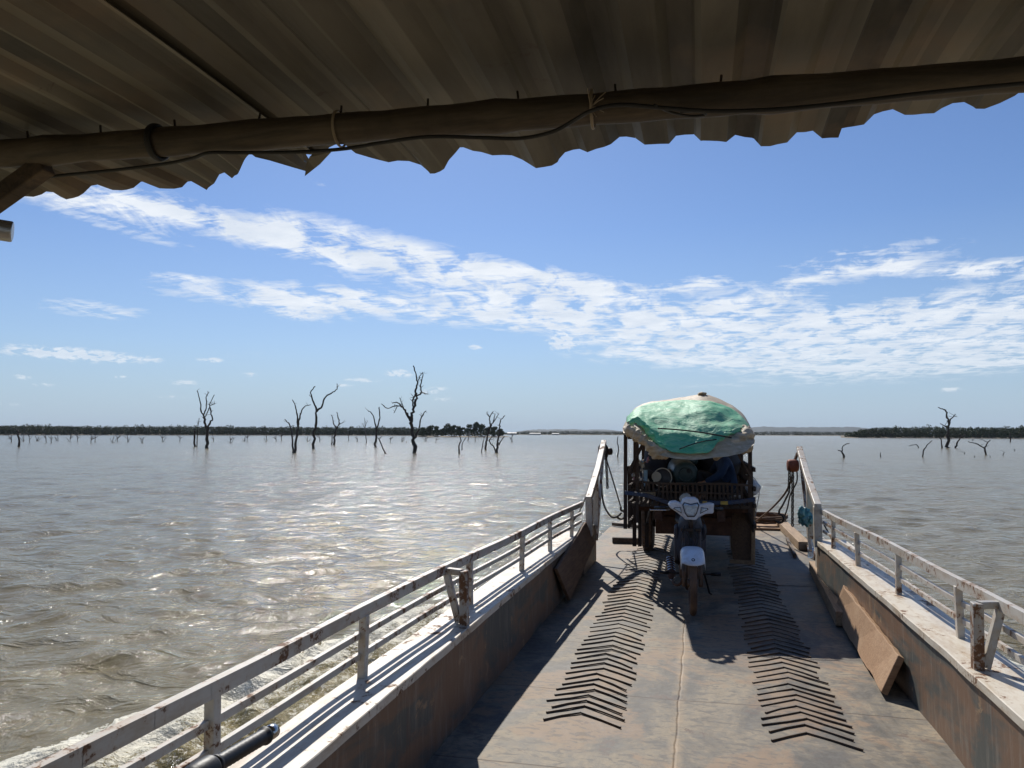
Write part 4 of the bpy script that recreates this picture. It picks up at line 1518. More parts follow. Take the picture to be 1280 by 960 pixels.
# handlebar of a motorcycle parked beside the camera
g0, g1 = P(268, 957, d=1.62), P(334, 918, d=1.80)
hbv = (g1 - g0).normalized()
hbt = thing('handlebar', 'black motorcycle handlebar grip with a silver end weight beside the left railing', 'handlebar', g0)
gr = MB()
prof = []
Lg = (g1 - g0).length
for k in range(25):
    s = k / 24
    prof.append((.0165 + .0012 * (k % 2), s * Lg * .86))
prof = [(.021, 0), (.021, .008)] + [(r_, h_ + .008) for r_, h_ in prof] + [(.021, Lg * .86 + .014), (.021, Lg * .86 + .02)]
gr.lathe(prof, g0, hbv, 24).build('grip', M['black'], hbt, smooth=True)
MB().lathe([(.012, 0), (.0165, .002), (.0175, .012), (.0165, .024), (.010, .028)], g0 + hbv * (Lg * .86 + .03), hbv, 24).build('end_weight', M['chrome'], hbt, smooth=True)
MB().lathe([(.021, -.085), (.027, -.07), (.027, -.012), (.022, -.004)], g0, hbv, 20).build('switch_housing', M['black'], hbt, smooth=True, bevel=.003)
MB().tube([g0 - hbv * .02, g0 - hbv * .35, g0 - hbv * .5 + Vector((-.02, -.1, -.06)), g0 - hbv * .55 + Vector((0, -.15, -.9))], .011, 12).build('bar_tube', M['blackmetal'], hbt, smooth=True)
s_ = hbv.cross(Vector((0, 0, 1))).normalized()
MB().tube([g0 - hbv * .05 + s_ * .03, g0 - hbv * .02 + s_ * .06, g0 + hbv * .02 + s_ * .065 + Vector((0, 0, -.01))], [.008, .007, .005], 8).build('lever', M['chrome'], hbt, smooth=True)

# ================================================================== motorcycle
def motorcycle(front, rear):
    front, rear = Vector(front), Vector(rear)
    f = (front - rear)
    WB = f.length
    f.normalize()
    s = Vector((f.y, -f.x, 0))      # rider's right when facing forward
    U = Vector((0, 0, 1))
    K = 1.06
    t = thing('motorcycle', 'small motorcycle with white headlight cowl and white front mudguard facing aft behind the truck', 'motorcycle', front)
    steer = R(4)
    def L(a, b, c):                 # a forward of rear axle, b to the rider's right, c up
        return rear + f * a * K + s * b * K + U * c * K
    wb = WB / K
    def wheel(c, name, w, disc=False):
        c = Vector(c)
        wo = MB()
        wo.torus(c, s, .252 * K, w * K, 48, 12, w * .95 * K)
        wt = bpy.data.objects.new(name, None)
        COL.objects.link(wt)
        wt.parent = t
        wt.location = c - parent_loc(t)
        wo.build('tyre', M['tyre'], wt, smooth=True)
        MB().torus(c, s, .222 * K, .010 * K, 40, 8, .019 * K).build('rim', M['blackmetal'], wt, smooth=True)
        MB().lathe([(.02, -.05), (.045, -.045), (.03, -.02), (.03, .02), (.045, .045), (.02, .05)], c, s, 18).build('hub', M['engine'], wt, smooth=True)
        sp = MB()
        for k in range(28):
            a = 2 * math.pi * k / 28
            dr = f * math.cos(a) + U * math.sin(a)
            a2 = a + .5 * (1 if k % 2 else -1)
            dh = f * math.cos(a2) + U * math.sin(a2)
            sp.tube([c + dh * .036 + s * (.03 if k % 4 < 2 else -.03), c + dr * .215 * K], .0016, 4)
        sp.build('spokes', M['chrome'], wt)
        return wt
    fc = L(wb, 0, .285)
    rc = L(0, 0, .285)
    wheel(fc, 'front_wheel', .033)
    wheel(rc, 'rear_wheel', .038)
    # fork
    rake = R(26)
    fd = (f * -math.sin(rake) + U * math.cos(rake))
    top = fc + fd * .50 * K
    for q in (-1, 1):
        MB().tube([fc + s * q * .078 - fd * .03, fc + s * q * .078 + fd * .20, fc + s * q * .078 + fd * .21, top + s * q * .078], [.021, .021, .016, .014], 12).build('fork_leg', M['engine'], t, smooth=True)
    MB().bar(top - s * .10, top + s * .10, .05, .03).build('fork_yoke', M['blackmetal'], t, bevel=.005)
    MB().tube([top, top + fd * .22], .022, 12).build('steering_column', M['blackmetal'], t, smooth=True)
    # front mudguard: hood over the wheel, narrow beak low in front, arched sides
    rows = []
    n = 26
    for i in range(n + 1):
        e = i / n
        row = []
        for j in range(17):
            v = -1 + 2 * j / 16
            th0 = R(37) + R(16) * abs(v) ** 2.2 - R(14) * max(0, abs(v) - .75) / .25
            th = th0 + (R(158) - th0) * e           # angle from forward, over the top
            dr = f * math.cos(th) + U * math.sin(th)
            wdt = .105 * (1 if e < .45 else 1 - (e - .45) * .85)
            b = math.sin(v * math.pi / 2) * wdt
            drop = (abs(v) ** 3.0) * (.085 - .03 * e)
            row.append(fc + dr * (.325 - drop) * K + s * b * K)
        rows.append(row)
    fg = MB().grid(rows).build('front_mudguard', M['whiteplastic'], t, smooth=True, solid=.004)
    # small dark emblem on the mudguard
    em = fc + (f * math.cos(R(48)) + U * math.sin(R(48))) * .325 * K
    MB().torus(em, (f * math.cos(R(48)) + U * math.sin(R(48))), .013, .005, 16, 6).build('emblem', M['blackmetal'], fg)
    # headlight cowl
    hc = L(wb - .20, 0, .94)
    def cow(pts, d0, d1, taper=.86, mat='whiteplastic', name='headlight_cowl', par=t, bev=.012):
        a = [hc + s * (-x) + U * z + f * d1 for x, z in pts]        # picture x runs to the rider's left
        cx = sum(p[0] for p in pts) / len(pts)
        cz = sum(p[1] for p in pts) / len(pts)
        b = [hc + s * (-(cx + (x - cx) * taper)) + U * (cz + (z - cz) * taper) + f * (d1 + d0) for x, z in pts]
        n_ = len(a)
        mb = MB()
        mb.add(a + b, [tuple(range(n_)), tuple(range(n_, 2 * n_))[::-1]] + [(i, (i + 1) % n_, n_ + (i + 1) % n_, n_ + i) for i in range(n_)])
        return mb.build(name, M[mat], par, bevel=bev)
    # px in the picture: x right, z up (metres)
    main = [(-.080, .085), (-.04, .105), (.04, .105), (.075, .085), (.09, .035), (.19, .055), (.232, .04), (.225, -.055), (.15, -.060), (.075, -.10), (.055, -.125), (-.055, -.125), (-.075, -.10), (-.14, -.050), (-.20, -.01), (-.225, .025), (-.205, .062), (-.15, .068), (-.095, .045)]
    c0 = cow(main, .10, -.08, .93)
    cow([(-.085, .03), (-.068, .058), (0, .042), (.068, .058), (.085, .03), (.06, -.055), (.035, -.09), (-.035, -.09), (-.06, -.055)], .012, .016, .93, 'black', 'headlight_rim', c0, .003)
    cow([(-.078, .028), (-.063, .052), (0, .036), (.063, .052), (.078, .028), (.056, -.052), (.032, -.084), (-.032, -.084), (-.056, -.052)], .016, .022, .80, 'lens', 'headlight', c0, .006)
    for q in (-1, 1):
        cow([(q * .095, .012), (q * .165, .004), (q * .172, -.010), (q * .12, -.040), (q * .085, -.058)], .012, .012, .9, 'blackmetal', 'indicator_rim', c0, .002)
        cow([(q * .100, .006), (q * .158, .000), (q * .162, -.010), (q * .12, -.034), (q * .090, -.048)], .010, .018, .85, 'lens', 'indicator', c0, .003)
    # bars, grips, lever
    for q in (-1, 1):
        b0 = hc - f * .05 + s * q * .10 + U * -.0
        b1 = hc - f * .13 + s * q * (.24 if q < 0 else .27) - U * .015
        MB().tube([b0, b1], .012, 12).build('handlebar', M['blackmetal'], t, smooth=True)
        d_ = (b1 - b0).normalized()
        MB().tube([b1 - d_ * .03, b1 + d_ * .09], .0165, 14).build('grip', M['black'] if q > 0 else M['black'], t, smooth=True)
    lv = hc + s * .20 - U * .03
    MB().tube([lv - f * .04, lv + s * .08 - f * .02, lv + s * .19 - f * .05 - U * .004, lv + s * .20 - f * .05], [.008, .006, .006, .009], 8).build('brake_lever', M['chrome'], t, smooth=True)
    # dark inner shield, body and engine
    rows = []
    for i in range(9):
        e = i / 8
        z = .86 - e * .50
        wd = .085 + .05 * math.sin(e * math.pi) 
        fw = wb - .24 - .10 * e - .02
        rows.append([L(fw - .10 * abs(v) ** 1.5, v * wd, z) for v in [-1 + 2 * j / 8 for j in range(9)]])
    MB().grid(rows).build('leg_shield', M['navy'], t, smooth=True, solid=.006)
    for q in (-1, 1):
        rows = []
        for i in range(8):
            e = i / 7
            rows.append([L(wb - .34 - e * .12 - .12 * k / 4, q * (.12 + .03 * math.sin(k)), .78 - e * .36 - .02 * k) for k in range(5)])
        MB().grid(rows).build('side_fairing', M['navy'], t, smooth=True, solid=.005)
    MB().tube([L(wb - .28, 0, .74), L(wb - .42, 0, .52), L(.55, 0, .44), L(.28, 0, .52), L(-.12, 0, .66)], [.035, .03, .03, .028, .02], 12).build('frame', M['blackmetal'], t, smooth=True)
    mb = MB()
    for k in range(9):
        mb.lathe([(.045, 0), (.045, .006)], L(.74 + .018 * k, 0, .34 + .004 * k), f, 18)
    mb.lathe([(.03, 0), (.03, .22)], L(.70, 0, .335), f, 14)
    mb.build('cylinder_head', M['engine'], t, smooth=False)
    MB().lathe([(.06, -.11), (.095, -.10), (.105, -.06), (.09, 0), (.105, .06), (.095, .10), (.06, .11)], L(.60, 0, .31), s, 24).build('engine', M['engine'], t, smooth=True)
    MB().lathe([(.05, -.07), (.07, -.06), (.07, .06), (.05, .07)], L(.50, 0, .40), s, 20).build('starter_housing', M['engine'], t, smooth=True)
    # wiring clutter in front
    rn = random.Random(3)
    mb = MB()
    for k in range(9):
        a_ = L(wb - .20, rn.uniform(-.06, .06), .82 - rn.uniform(0, .1))
        mb.tube(curve_pts([a_, a_ + f * .03 + s * rn.uniform(-.05, .05) - U * .1, a_ + f * rn.uniform(-.03, .03) + s * rn.uniform(-.08, .08) - U * .22], 4), .004, 5)
    mb.build('wiring', M['wire'], t)
    MB().tube(curve_pts([hc - s * .10 - U * .08, hc - s * .15 - U * .22, hc - s * .10 - U * .32, top - s * .05], 5), .004, 5).build('brake_hose', M['wire'], t)
    # rear: seat, tail, mudguard, rack
    se = MB()
    rows = []
    for i in range(14):
        e = i / 13
        x = .60 - e * .80
        z = .72 + .06 * e ** 2 + (.02 * math.sin(e * 6))
        w_ = .075 + .055 * math.sin(min(1, e * 1.2) * math.pi * .7)
        rows.append([L(x, math.sin(a_) * w_, z + math.cos(a_) * .045) for a_ in [math.pi * 2 * k / 12 for k in range(13)]])
    se.grid(rows)
    se.build('seat', M['black'], t, smooth=True)
    MB().bar(L(.45, 0, .62), L(-.22, 0, .70), .16 * K, .10 * K).build('tail_body', M['whiteplastic'], t, bevel=.02)
    rows = []
    for i in range(14):
        th = R(60) + R(120) * i / 13
        dr = f * math.cos(th) + U * math.sin(th)
        rows.append([rc + dr * (.325 - .03 * v * v) * K + s * v * .07 for v in [-1 + 2 * j / 6 for j in range(7)]])
    MB().grid(rows).build('rear_mudguard', M['black'], t, smooth=True, solid=.004)
    mb = MB()
    for q in (-.09, .09):
        mb.tube([L(.02, q, .80), L(-.30, q, .83)], .007, 6)
    for k in range(4):
        mb.tube([L(-.02 - .085 * k, -.09, .81), L(-.02 - .085 * k, .09, .81)], .006, 6)
    mb.build('rear_rack', M['chrome'], t)
    for q in (-1, 1):
        MB().tube([L(.02, q * .11, .31), L(.06, q * .12, .60)], [.020, .026], 12).build('rear_shock', M['rustred'], t, smooth=True)
    # exhaust on the rider's right (left in the picture)
    MB().tube(curve_pts([L(.82, .05, .30), L(.80, .10, .20), L(.62, .15, .165), L(.42, .17, .19)], 5), .014, 10).build('exhaust_pipe', M['rust'], t, smooth=True)
    mf = MB().lathe([(.02, 0), (.036, .05), (.042, .12), (.042, .40), (.030, .44)], L(.46, .17, .18), (L(-.10, .19, .40) - L(.46, .17, .18)), 20).build('muffler', M['rust'], t, smooth=True)
    hs = MB()
    ax = (L(-.10, .19, .40) - L(.46, .17, .18)).normalized()
    for k in range(6):
        hs.torus(L(.46, .17, .18) + ax * (.14 + .05 * k), ax, .046, .006, 20, 6, .012)
    hs.build('heat_shield', M['chrome'], mf, smooth=True)
    # pegs and pedals
    MB().tube([L(.62, -.20, .27), L(.62, .20, .27)], .010, 8).build('footpeg_bar', M['blackmetal'], t)
    for q in (-1, 1):
        MB().tube([L(.62, q * .20, .27), L(.62, q * .29, .275)], .018, 10).build('footpeg', M['black'], t, smooth=True)
    MB().tube(curve_pts([L(.58, .13, .24), L(.70, .16, .21), L(.84, .17, .24), L(.86, .19, .245)], 4), .007, 8).build('brake_pedal', M['chrome'], t, smooth=True)
    MB().tube([L(.50, -.14, .26), L(.30, -.20, .03), L(.27, -.22, .01)], .010, 8).build('side_stand', M['blackmetal'], t)
    return t, L


moto, ML = motorcycle((-.086, 7.66, .022), (-.150, 8.92, .022))
# cloth bag standing on the tail, seen over the cowl
bgm = lump('cloth_bundle', P(857, 624, d=8.0), .062, .05, .062, M['beige'], None, .18, 1.6, 2, 4)
tag(bgm, 'small beige bundle showing above the motorcycle headlight cowl', 'bundle')

# ================================================================== the truck
TX0, TX1 = -.84, .58            # sides of the load bed
TY0, TY1 = 9.25, 14.4           # tailgate and front of the bed
BZ = .93                        # bed floor
truck = thing('farm_truck', 'small old farm truck with stake sides, seen from its tailgate, loaded high at the bow', 'truck', ((TX0 + TX1) / 2, 12.0, 0))
mb = MB()
for k in range(12):
    x = TX0 + .03 + k * (TX1 - TX0 - .06) / 12
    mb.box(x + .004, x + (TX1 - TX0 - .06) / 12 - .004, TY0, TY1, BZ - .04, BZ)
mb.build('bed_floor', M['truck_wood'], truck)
mb = MB()
for x in (TX0 + .35, TX1 - .35):
    mb.box(x - .045, x + .045, TY0 + .1, TY1 + 1.0, BZ - .20, BZ - .05)
for y in (9.6, 10.6, 11.6, 12.6, 13.6):
    mb.box(TX0 + .04, TX1 - .04, y - .04, y + .04, BZ - .115, BZ - .045)
mb.build('chassis', M['rust'], truck)
# tailgate sill: bowed steel edge painted blue, with yellow ends
seg = [(TX0 - .03, 1.055), (-.6, 1.025), (-.3, 0.925), (-.05, .965), (.2, .960), (.40, .975), (TX1 + .02, 1.01)]
sp = [Vector((x, TY0 - .05, z)) for x, z in seg]
mb = MB()
for i in range(len(sp) - 1):
    mb.bar(sp[i], sp[i + 1], .05, .045)
sill = mb.build('tail_sill', M['bluepaint'], truck, bevel=.004)
for i in (4,):
    MB().bar(Vector((.22, TY0 - .078, .962)), Vector((.30, TY0 - .078, .964)), .008, .04).build('yellow_patch', M['yellowpaint'], sill)
    MB().bar(Vector((.02, TY0 - .078, .963)), Vector((.07, TY0 - .078, .963)), .008, .03).build('yellow_patch', M['yellowpaint'], sill)
# slatted tailgate
tg = MB()
rt = random.Random(2)
for k in range(24):
    x = TX0 + .16 + k * (TX1 - TX0 - .28) / 23
    tg.bar((x, TY0 + .02, 0.925), (x + rt.uniform(-.012, .012), TY0 - .01, 1.165), .026, .012, (0, 1, 0))
tg.bar((TX0 + .05, TY0 - .005, 1.19), (-.45, TY0 - .02, 1.165), .03, .025)
tg.bar((-.45, TY0 - .02, 1.165), (.30, TY0 - .01, 1.175), .03, .025)
tg.bar((.30, TY0 - .01, 1.175), (TX1, TY0, 1.16), .03, .025)
tg.bar((TX0 + .1, TY0 - .01, 1.075), (TX1 - .1, TY0 - .01, 1.06), .018, .018)
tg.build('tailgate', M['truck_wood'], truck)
# side racks of upright stakes
def rack(x, nm):
    rk = bpy.data.objects.new(nm, None)
    COL.objects.link(rk)
    rk.parent = truck
    rk.location = Vector((x, 12, BZ)) - parent_loc(truck)
    mb = MB()
    for k in range(28):
        y = TY0 + .12 + k * .185
        mb.bar((x, y, .62), (x, y, 1.36), .022, .035, (0, 1, 0))
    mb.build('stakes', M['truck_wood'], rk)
    mb = MB()
    for z in (.70, .93, 1.12, 1.34):
        mb.bar((x + .02, TY0, z), (x + .02, TY1, z), .03, .05)
    mb.build('rack_rails', M['truck_wood'], rk, bevel=.003)


rack(TX0, 'side_rack')
rack(TX1, 'side_rack')
# canopy posts
for (x, y, z0, z1, w) in ((TX0 - .035, 9.3, .62, 1.74, .042), (TX0 + .055, 9.55, .62, 1.74, .036), (TX0 + .11, 9.25, .70, 1.74, .034), (TX1 - .03, 9.3, .85, 1.62, .045),
                          (TX0, 11.8, .6, 1.72, .05), (TX1, 11.8, .6, 1.72, .05), (TX0, 14.3, .6, 1.72, .05), (TX1, 14.3, .6, 1.72, .05)):
    MB().bar((x, y, z0), (x + .01, y, z1), w, w, (0, 1, 0)).build('post', M['truck_wood'], truck, bevel=.004)
MB().bar((TX0 + .20, 9.22, 1.66), (TX0 + .01, 9.24, 1.28), .034, .034).build('brace', M['truck_wood'], truck, bevel=.003)
MB().bar((TX1 - .20, 9.22, 1.60), (TX1 - .02, 9.24, 1.26), .024, .024).build('brace', M['truck_wood'], truck, bevel=.003)
mb = MB()
for y in np.arange(9.3, 14.4, .85):
    mb.bar((TX0, y, 1.70), (TX1, y, 1.70), .035, .035)
for x in (TX0, -.13, TX1):
    mb.bar((x, 9.25, 1.735), (x, 14.35, 1.735), .035, .035)
mb.build('roof_frame', M['truck_wood'], truck)
# axle box and lower body
MB().box(-.62, .42, 11.0, 11.45, .36, .78).build('axle_box', M['rust'], truck, bevel=.01)
MB().box(-.50, .36, 9.9, 10.0, .50, .72).build('rear_crossmember', M['rust'], truck, bevel=.01)
MB().tube([(-.72, 11.9, .40), (.50, 11.9, .40)], .05, 12).build('rear_axle', M['rust'], truck, smooth=True)
mb = MB()
for z, w in ((.54, .5), (.57, .4), (.60, .3)):
    for x in (-.5, .25):
        mb.bar((x, 11.9 - w, z + .03), (x, 11.9 + w, z + .03), .06, .014)
mb.build('leaf_springs', M['rust'], truck)


def twheel(x, y, r=.40, w=.16):
    wt = bpy.data.objects.new('wheel', None)
    COL.objects.link(wt)
    wt.parent = truck
    wt.location = Vector((x, y, r)) - parent_loc(truck)
    c = (x, y, r + .005)
    prof = [(r * .58, -w / 2), (r * .9, -w / 2 * 1.05), (r * .98, -w / 2 * .8), (r, -w * .2), (r, w * .2), (r * .98, w / 2 * .8), (r * .9, w / 2 * 1.05), (r * .58, w / 2)]
    ty = MB().lathe(prof, c, (1, 0, 0), 40)
    for k in range(30):
        a = 2 * math.pi * k / 30
        dr = Vector((0, math.cos(a), math.sin(a)))
        ty.bar(Vector(c) + dr * (r + .004) + Vector((-w * .42, 0, 0)), Vector(c) + dr * (r + .004) + Vector((w * .42, 0, 0)), .035, .014, dr)
    ty.build('tyre', M['tyre'], wt, bevel=.004)
    MB().lathe([(.04, -w / 2 - .02), (.07, -w / 2), (r * .5, -w / 2 + .03), (r * .6, -w / 2 + .005), (r * .6, w / 2 - .005), (r * .5, w / 2 - .03), (.07, w / 2), (.04, w / 2 + .02)], c, (1, 0, 0), 24).build('rim', M['rust'], wt, smooth=True)


twheel(-.78, 11.95)
twheel(.50, 11.95)
twheel(-.70, 15.2, .34, .13)
twheel(.44, 15.2, .34, .13)
# mud board and hangers by the right wheel
MB().prism([(.40, 10.75, .09), (.63, 10.72, .05), (.67, 10.72, .80), (.52, 10.75, .86), (.40, 10.78, .62)], (0, .03, 0)).build('mud_board', M['board_dark'], truck, bevel=.006)
MB().bar((.655, 10.68, .04), (.68, 10.7, .92), .05, .05, (0, 1, 0)).build('mud_post', M['wood'], truck, bevel=.004)
MB().bar((.36, 10.70, .07), (.66, 10.68, .06), .04, .05).build('mud_rail', M['wood'], truck, bevel=.004)
for (x, w) in ((-.86, .05), (-.79, .045), (-.70, .05)):
    MB().bar((x, 10.4, .26), (x, 10.45, BZ), w, .045, (0, 1, 0)).build('hanger_plank', M['truck_wood'], truck, bevel=.004)
MB().tube(curve_pts([(-.56, 9.6, .93), (-.62, 9.9, .80), (-.68, 10.3, .62), (-.70, 10.6, .5)], 4), .016, 7).build('mudguard_stay', M['bluepaint'], truck, smooth=True)
# engine and driving seat at the front end
MB().box(-.42, .18, 14.7, 15.5, .45, .92).build('engine', M['rust'], truck, bevel=.02)
MB().box(-.55, .30, 14.45, 14.62, .3, 1.15).build('firewall', M['bluepaint'], truck, bevel=.01)
MB().tube([(.0, 14.7, .9), (.0, 14.35, 1.25)], .015, 8).build('steering_column', M['blackmetal'], truck)
MB().torus((.0, 14.33, 1.27), (0, -.55, .8), .18, .013).build('steering_wheel', M['black'], truck, smooth=True)

# ---- covers over the load
YC = 9.95
DC = 9.9
D0 = 8.2                        # how far aft the load overhangs


def prof_s(pts, s):
    xs_, zs_ = [p[0] for p in pts], [p[1] for p in pts]
    return float(np.interp(s, xs_, zs_))


def zpx(y, d):
    return HC + (541.5 - y) / FPX * d


def xpx(x, d):
    t = (x - 640) / FPX
    return d * (t * math.cos(YAW) - math.sin(YAW))


# silhouette of the heap at its aft end, read as height over width
sil = [(779, 538), (781, 530), (785, 521), (792, 512), (799, 506), (815, 502), (843, 498), (862, 496.5), (872, 493), (884, 493), (897, 498), (915, 507), (928, 518), (936, 533), (940, 545)]
lip = [(779, 541), (786, 541), (797, 545), (808, 556), (820, 567), (836, 571.5), (860, 572.5), (888, 571), (904, 569), (925, 566), (936, 558), (940, 551)]


def smooth_s(pts, x, w=4):
    return sum(prof_s(pts, x + k) for k in (-w, 0, w)) / 3


def heap_pt(x, s_, off=0.0):
    """point of the heap's aft face: s_ 0 at the lip, 1 at the crown"""
    zt = zpx(smooth_s(sil, x), DC)
    zl = zpx(smooth_s(lip, x), D0)
    u = (x - 859) / 80.0
    a = s_ * math.pi / 2
    z = zl + (zt - zl) * (.35 * s_ + .65 * math.sin(a))
    k = .6 * s_ + .4 * (1 - math.cos(a))
    y = D0 - .08 * math.sin(s_ * math.pi) + (YC - D0) * k + .16 * u * u * (1 - s_)
    X_ = xpx(x, D0 + .1 + (DC - D0 - .1) * k)
    w_ = .014 * noise.noise(Vector((X_ * 3.2, y * 2, z * 5))) + .012 * noise.noise(Vector((X_ * 8 + z * 3, y * 3, z * 13)))
    w_ += .030 * (.35 - abs(noise.noise(Vector((X_ * 1.6 + z * 1.2, y * 1.1, z * 4.5 + 3))))) * math.sin(min(1, s_ * 1.1) * math.pi)
    w_ += .014 * (.3 - abs(noise.noise(Vector((X_ * 4.5 - z * 2, y * 2.5, z * 9)))))
    fo = .010 * math.sin(z * 24 + y * 6 + X_ * 5 + 3 * noise.noise(Vector((X_ * 2, z * 2, y)))) * max(0, 1 - abs(s_ - .35) * 2)
    return Vector((X_, y - off - w_ - fo * .6, z + off * .8 + w_ * .8))


def heap_rows(xa, xb, nx, back=14.35, **kw):
    rows = []
    for i in range(nx):
        x = xa + (xb - xa) * i / (nx - 1)
        row = [tuple(heap_pt(x, j / 27)) for j in range(28)]
        c = Vector(row[-1])
        for j in range(1, 18):
            q = j / 17
            row.append((c.x, c.y + (back - c.y) * q, c.z - .10 * q - .05 * math.sin(q * 9)))
        rows.append(row)
    return rows


cov = thing('tarpaulin_cover', 'cream tarpaulin bundled over the truck load, under the green net', 'tarpaulin', (-.13, 10, 1.7))
rows = heap_rows(779, 939, 60)
# close the sides down to the roof frame
sh = MB().grid(rows)
left = [Vector(p) for p in rows[0]]
sh.grid([[tuple(p) for p in left[22:]], [(p.x + .03, p.y, min(p.z, 1.70)) for p in left[22:]]])
right = [Vector(p) for p in rows[-1]]
sh.grid([[tuple(p) for p in right[22:]], [(p.x - .03, p.y, min(p.z, 1.66)) for p in right[22:]]])
sh.build('sheet', M['tarp'], cov, smooth=True)


def bundle(name, pl, r0, seed, parent, mat='tarp'):
    pts = curve_pts([P(x, y, d=dd) for x, y, dd in pl], 8)
    rn_ = random.Random(seed)
    m = len(pts)
    rs = []
    for i in range(m):
        e = i / (m - 1)
        k = min(1, e / .15, (1 - e) / .15) ** .5 if 0 < e < 1 else .25
        rs.append(r0 * k * (1 + .13 * math.sin(i * .9 + seed) + .16 * rn_.uniform(-1, 1)))
    mb = MB()
    mb.tube(pts, rs, 18)
    # crumple
    vs = []
    for v in mb.v:
        q = Vector(v)
        k = .028 * noise.noise(q * 9 + Vector((seed, 0, 0))) + .018 * noise.noise(q * 21)
        vs.append((v[0] + k, v[1] - k, v[2] + k * 1.2))
    mb.v = vs
    return mb.build(name, M[mat], parent, smooth=True, subsurf=1)


bundle('rolled_edge', [(780, 535, D0 + .1), (789, 538, D0), (798, 543, D0 - .05), (807, 551, D0 - .08), (816, 560, D0 - .08), (828, 567, D0 - .06), (838, 569, D0 - .03)], .062, 1, cov)
bundle('rolled_edge', [(886, 568, D0 - .04), (897, 564, D0 - .07), (908, 557, D0 - .07), (920, 550, D0 - .03), (931, 545, D0 + .02), (939, 544, D0 + .1)], .075, 2, cov)
lump('sack_bulge', P(924, 554, d=D0 + .08), .125, .12, .115, M['tarp'], cov, .35, 2.4, 4)
lump('sack_bulge', P(825, 566, d=D0 + .02), .105, .09, .062, M['tarp'], cov, .35, 2.4, 6)
lump('sack_bulge', P(932, 543, d=D0 + .2), .065, .12, .10, M['tarp'], cov, .3, 2.4, 9)
lump('sack_bulge', P(899, 565, d=D0 + .02), .075, .08, .055, M['tarp'], cov, .3, 2.4, 11)
# crumpled knots of sacking along the crown
for k, (x, rx, rz) in enumerate(((878, .05, .022),)):
    lump('sacking', heap_pt(x, .96) + Vector((0, 0, .01)), rx, .16, rz, M['tarp'], cov, .3, 2, 20 + k)

# green net
glow = [(783, 532), (790, 528), (796, 528), (804, 536), (812, 545), (828, 560), (840, 568), (862, 570), (886, 569), (892, 561), (897, 553), (910, 542), (920, 538), (930, 537), (934, 536)]
ghi = [(784, 525), (796, 513), (808, 508.5), (821, 505.5), (857, 502.6), (887, 504), (903, 509), (916, 515), (926, 525), (934, 535)]
rows = []
for i in range(80):
    x = 784.5 + (933 - 784.5) * i / 79
    zl_, zh_ = smooth_s(glow, x, 3), smooth_s(ghi, x, 3)

    def s_of(ypx):
        # height fraction on the heap whose projection falls on this picture row
        lo, hi = 0.0, 1.0
        for _ in range(24):
            m_ = (lo + hi) / 2
            p = MC.transposed() @ (heap_pt(x, m_) - Vector((0, 0, HC)))
            yy_ = 480 + p.y / p.z * FPX
            if yy_ > ypx:
                lo = m_
            else:
                hi = m_
        return lo
    s0_, s1_ = s_of(zl_), s_of(zh_)
    row = []
    for j in range(46):
        s_ = s0_ + (s1_ - s0_) * j / 45
        p = heap_pt(x, s_, .03)
        p += Vector((0, -1, .5)) * (.005 * noise.noise(p * 22) + .004 * noise.noise(p * 48))
        row.append(tuple(p))
    rows.append(row)
net = MB().grid(rows).build('green_net', M['green'], loc=(-.13, 9.0, 1.7), smooth=True, solid=.004)
tag(net, 'green shade net stretched over the aft end of the truck load', 'net')
nf = []
for pl, r_, sd_ in (([(786, 530, D0 - .02), (796, 525, D0 - .06), (806, 533, D0 - .08), (814, 543, D0 - .1), (828, 557, D0 - .1), (840, 566, D0 - .1)], .030, 5), ([(889, 567, D0 - .1), (897, 553, D0 - .1), (909, 542, D0 - .06), (929, 536, D0 + .02)], .028, 6)):
    bundle('net_hem', pl, r_, sd_, net, 'green')


def net_line(xa, ya, xb, yb, n=14, off=.06):
    out = []
    for i in range(n):
        x = xa + (xb - xa) * i / (n - 1)
        y = ya + (yb - ya) * i / (n - 1) - 2.0 * math.sin(math.pi * i / (n - 1))
        lo, hi = 0.0, 1.0
        for _ in range(22):
            m_ = (lo + hi) / 2
            p = MC.transposed() @ (heap_pt(x, m_) - Vector((0, 0, HC)))
            if 480 + p.y / p.z * FPX > y:
                lo = m_
            else:
                hi = m_
        out.append(heap_pt(x, lo, off))
    return out


nl_ = net_line(824, 541, 912, 553)
o = MB().tube(nl_, .008, 6).build('tie_rope', M['darkrope'], loc=nl_[7], smooth=True)
tag(o, 'thin dark rope tied across the middle of the green net', 'rope')
nl_ = net_line(850, 567, 894, 555)
o = MB().tube(nl_, .006, 6).build('tie_rope', M['darkrope'], loc=nl_[7], smooth=True)
tag(o, 'shorter slanting rope low on the green net', 'rope')

# ---- load seen under the cover
ax = (P(857, 592, d=9.55) - P(853, 577, d=10.3)).normalized()
dr = thing('plastic_drum', 'dark teal plastic drum lying on its side in the truck, its end facing aft', 'drum', P(857, 592, d=9.6))
c0_ = P(857, 593, d=9.45)
MB().lathe([(.11, .0), (.145, .012), (.158, .04), (.150, .06), (.162, .10), (.162, .70), (.14, .74)], c0_, Vector((-.12, 1, .06)), 32).build('shell', M['drum'], dr, smooth=True)
MB().torus(c0_ + Vector((0, -.004, 0)), Vector((-.12, 1, .06)), .085, .010, 28, 8).build('end_ring', M['drum'], dr, smooth=True)
MB().lathe([(.028, -.014), (.028, .004)], c0_ + Vector((.04, 0, .045)), Vector((-.12, 1, .06)), 16).build('bung', M['black'], dr)
lump('blue_sheet_bundle', P(856, 572, d=10.4), .20, .3, .14, M['drum'], None, .25, 2, 3)
bpy.data.objects['blue_sheet_bundle']['label'] = 'dark bluish bundle above the drum, deep under the cover'
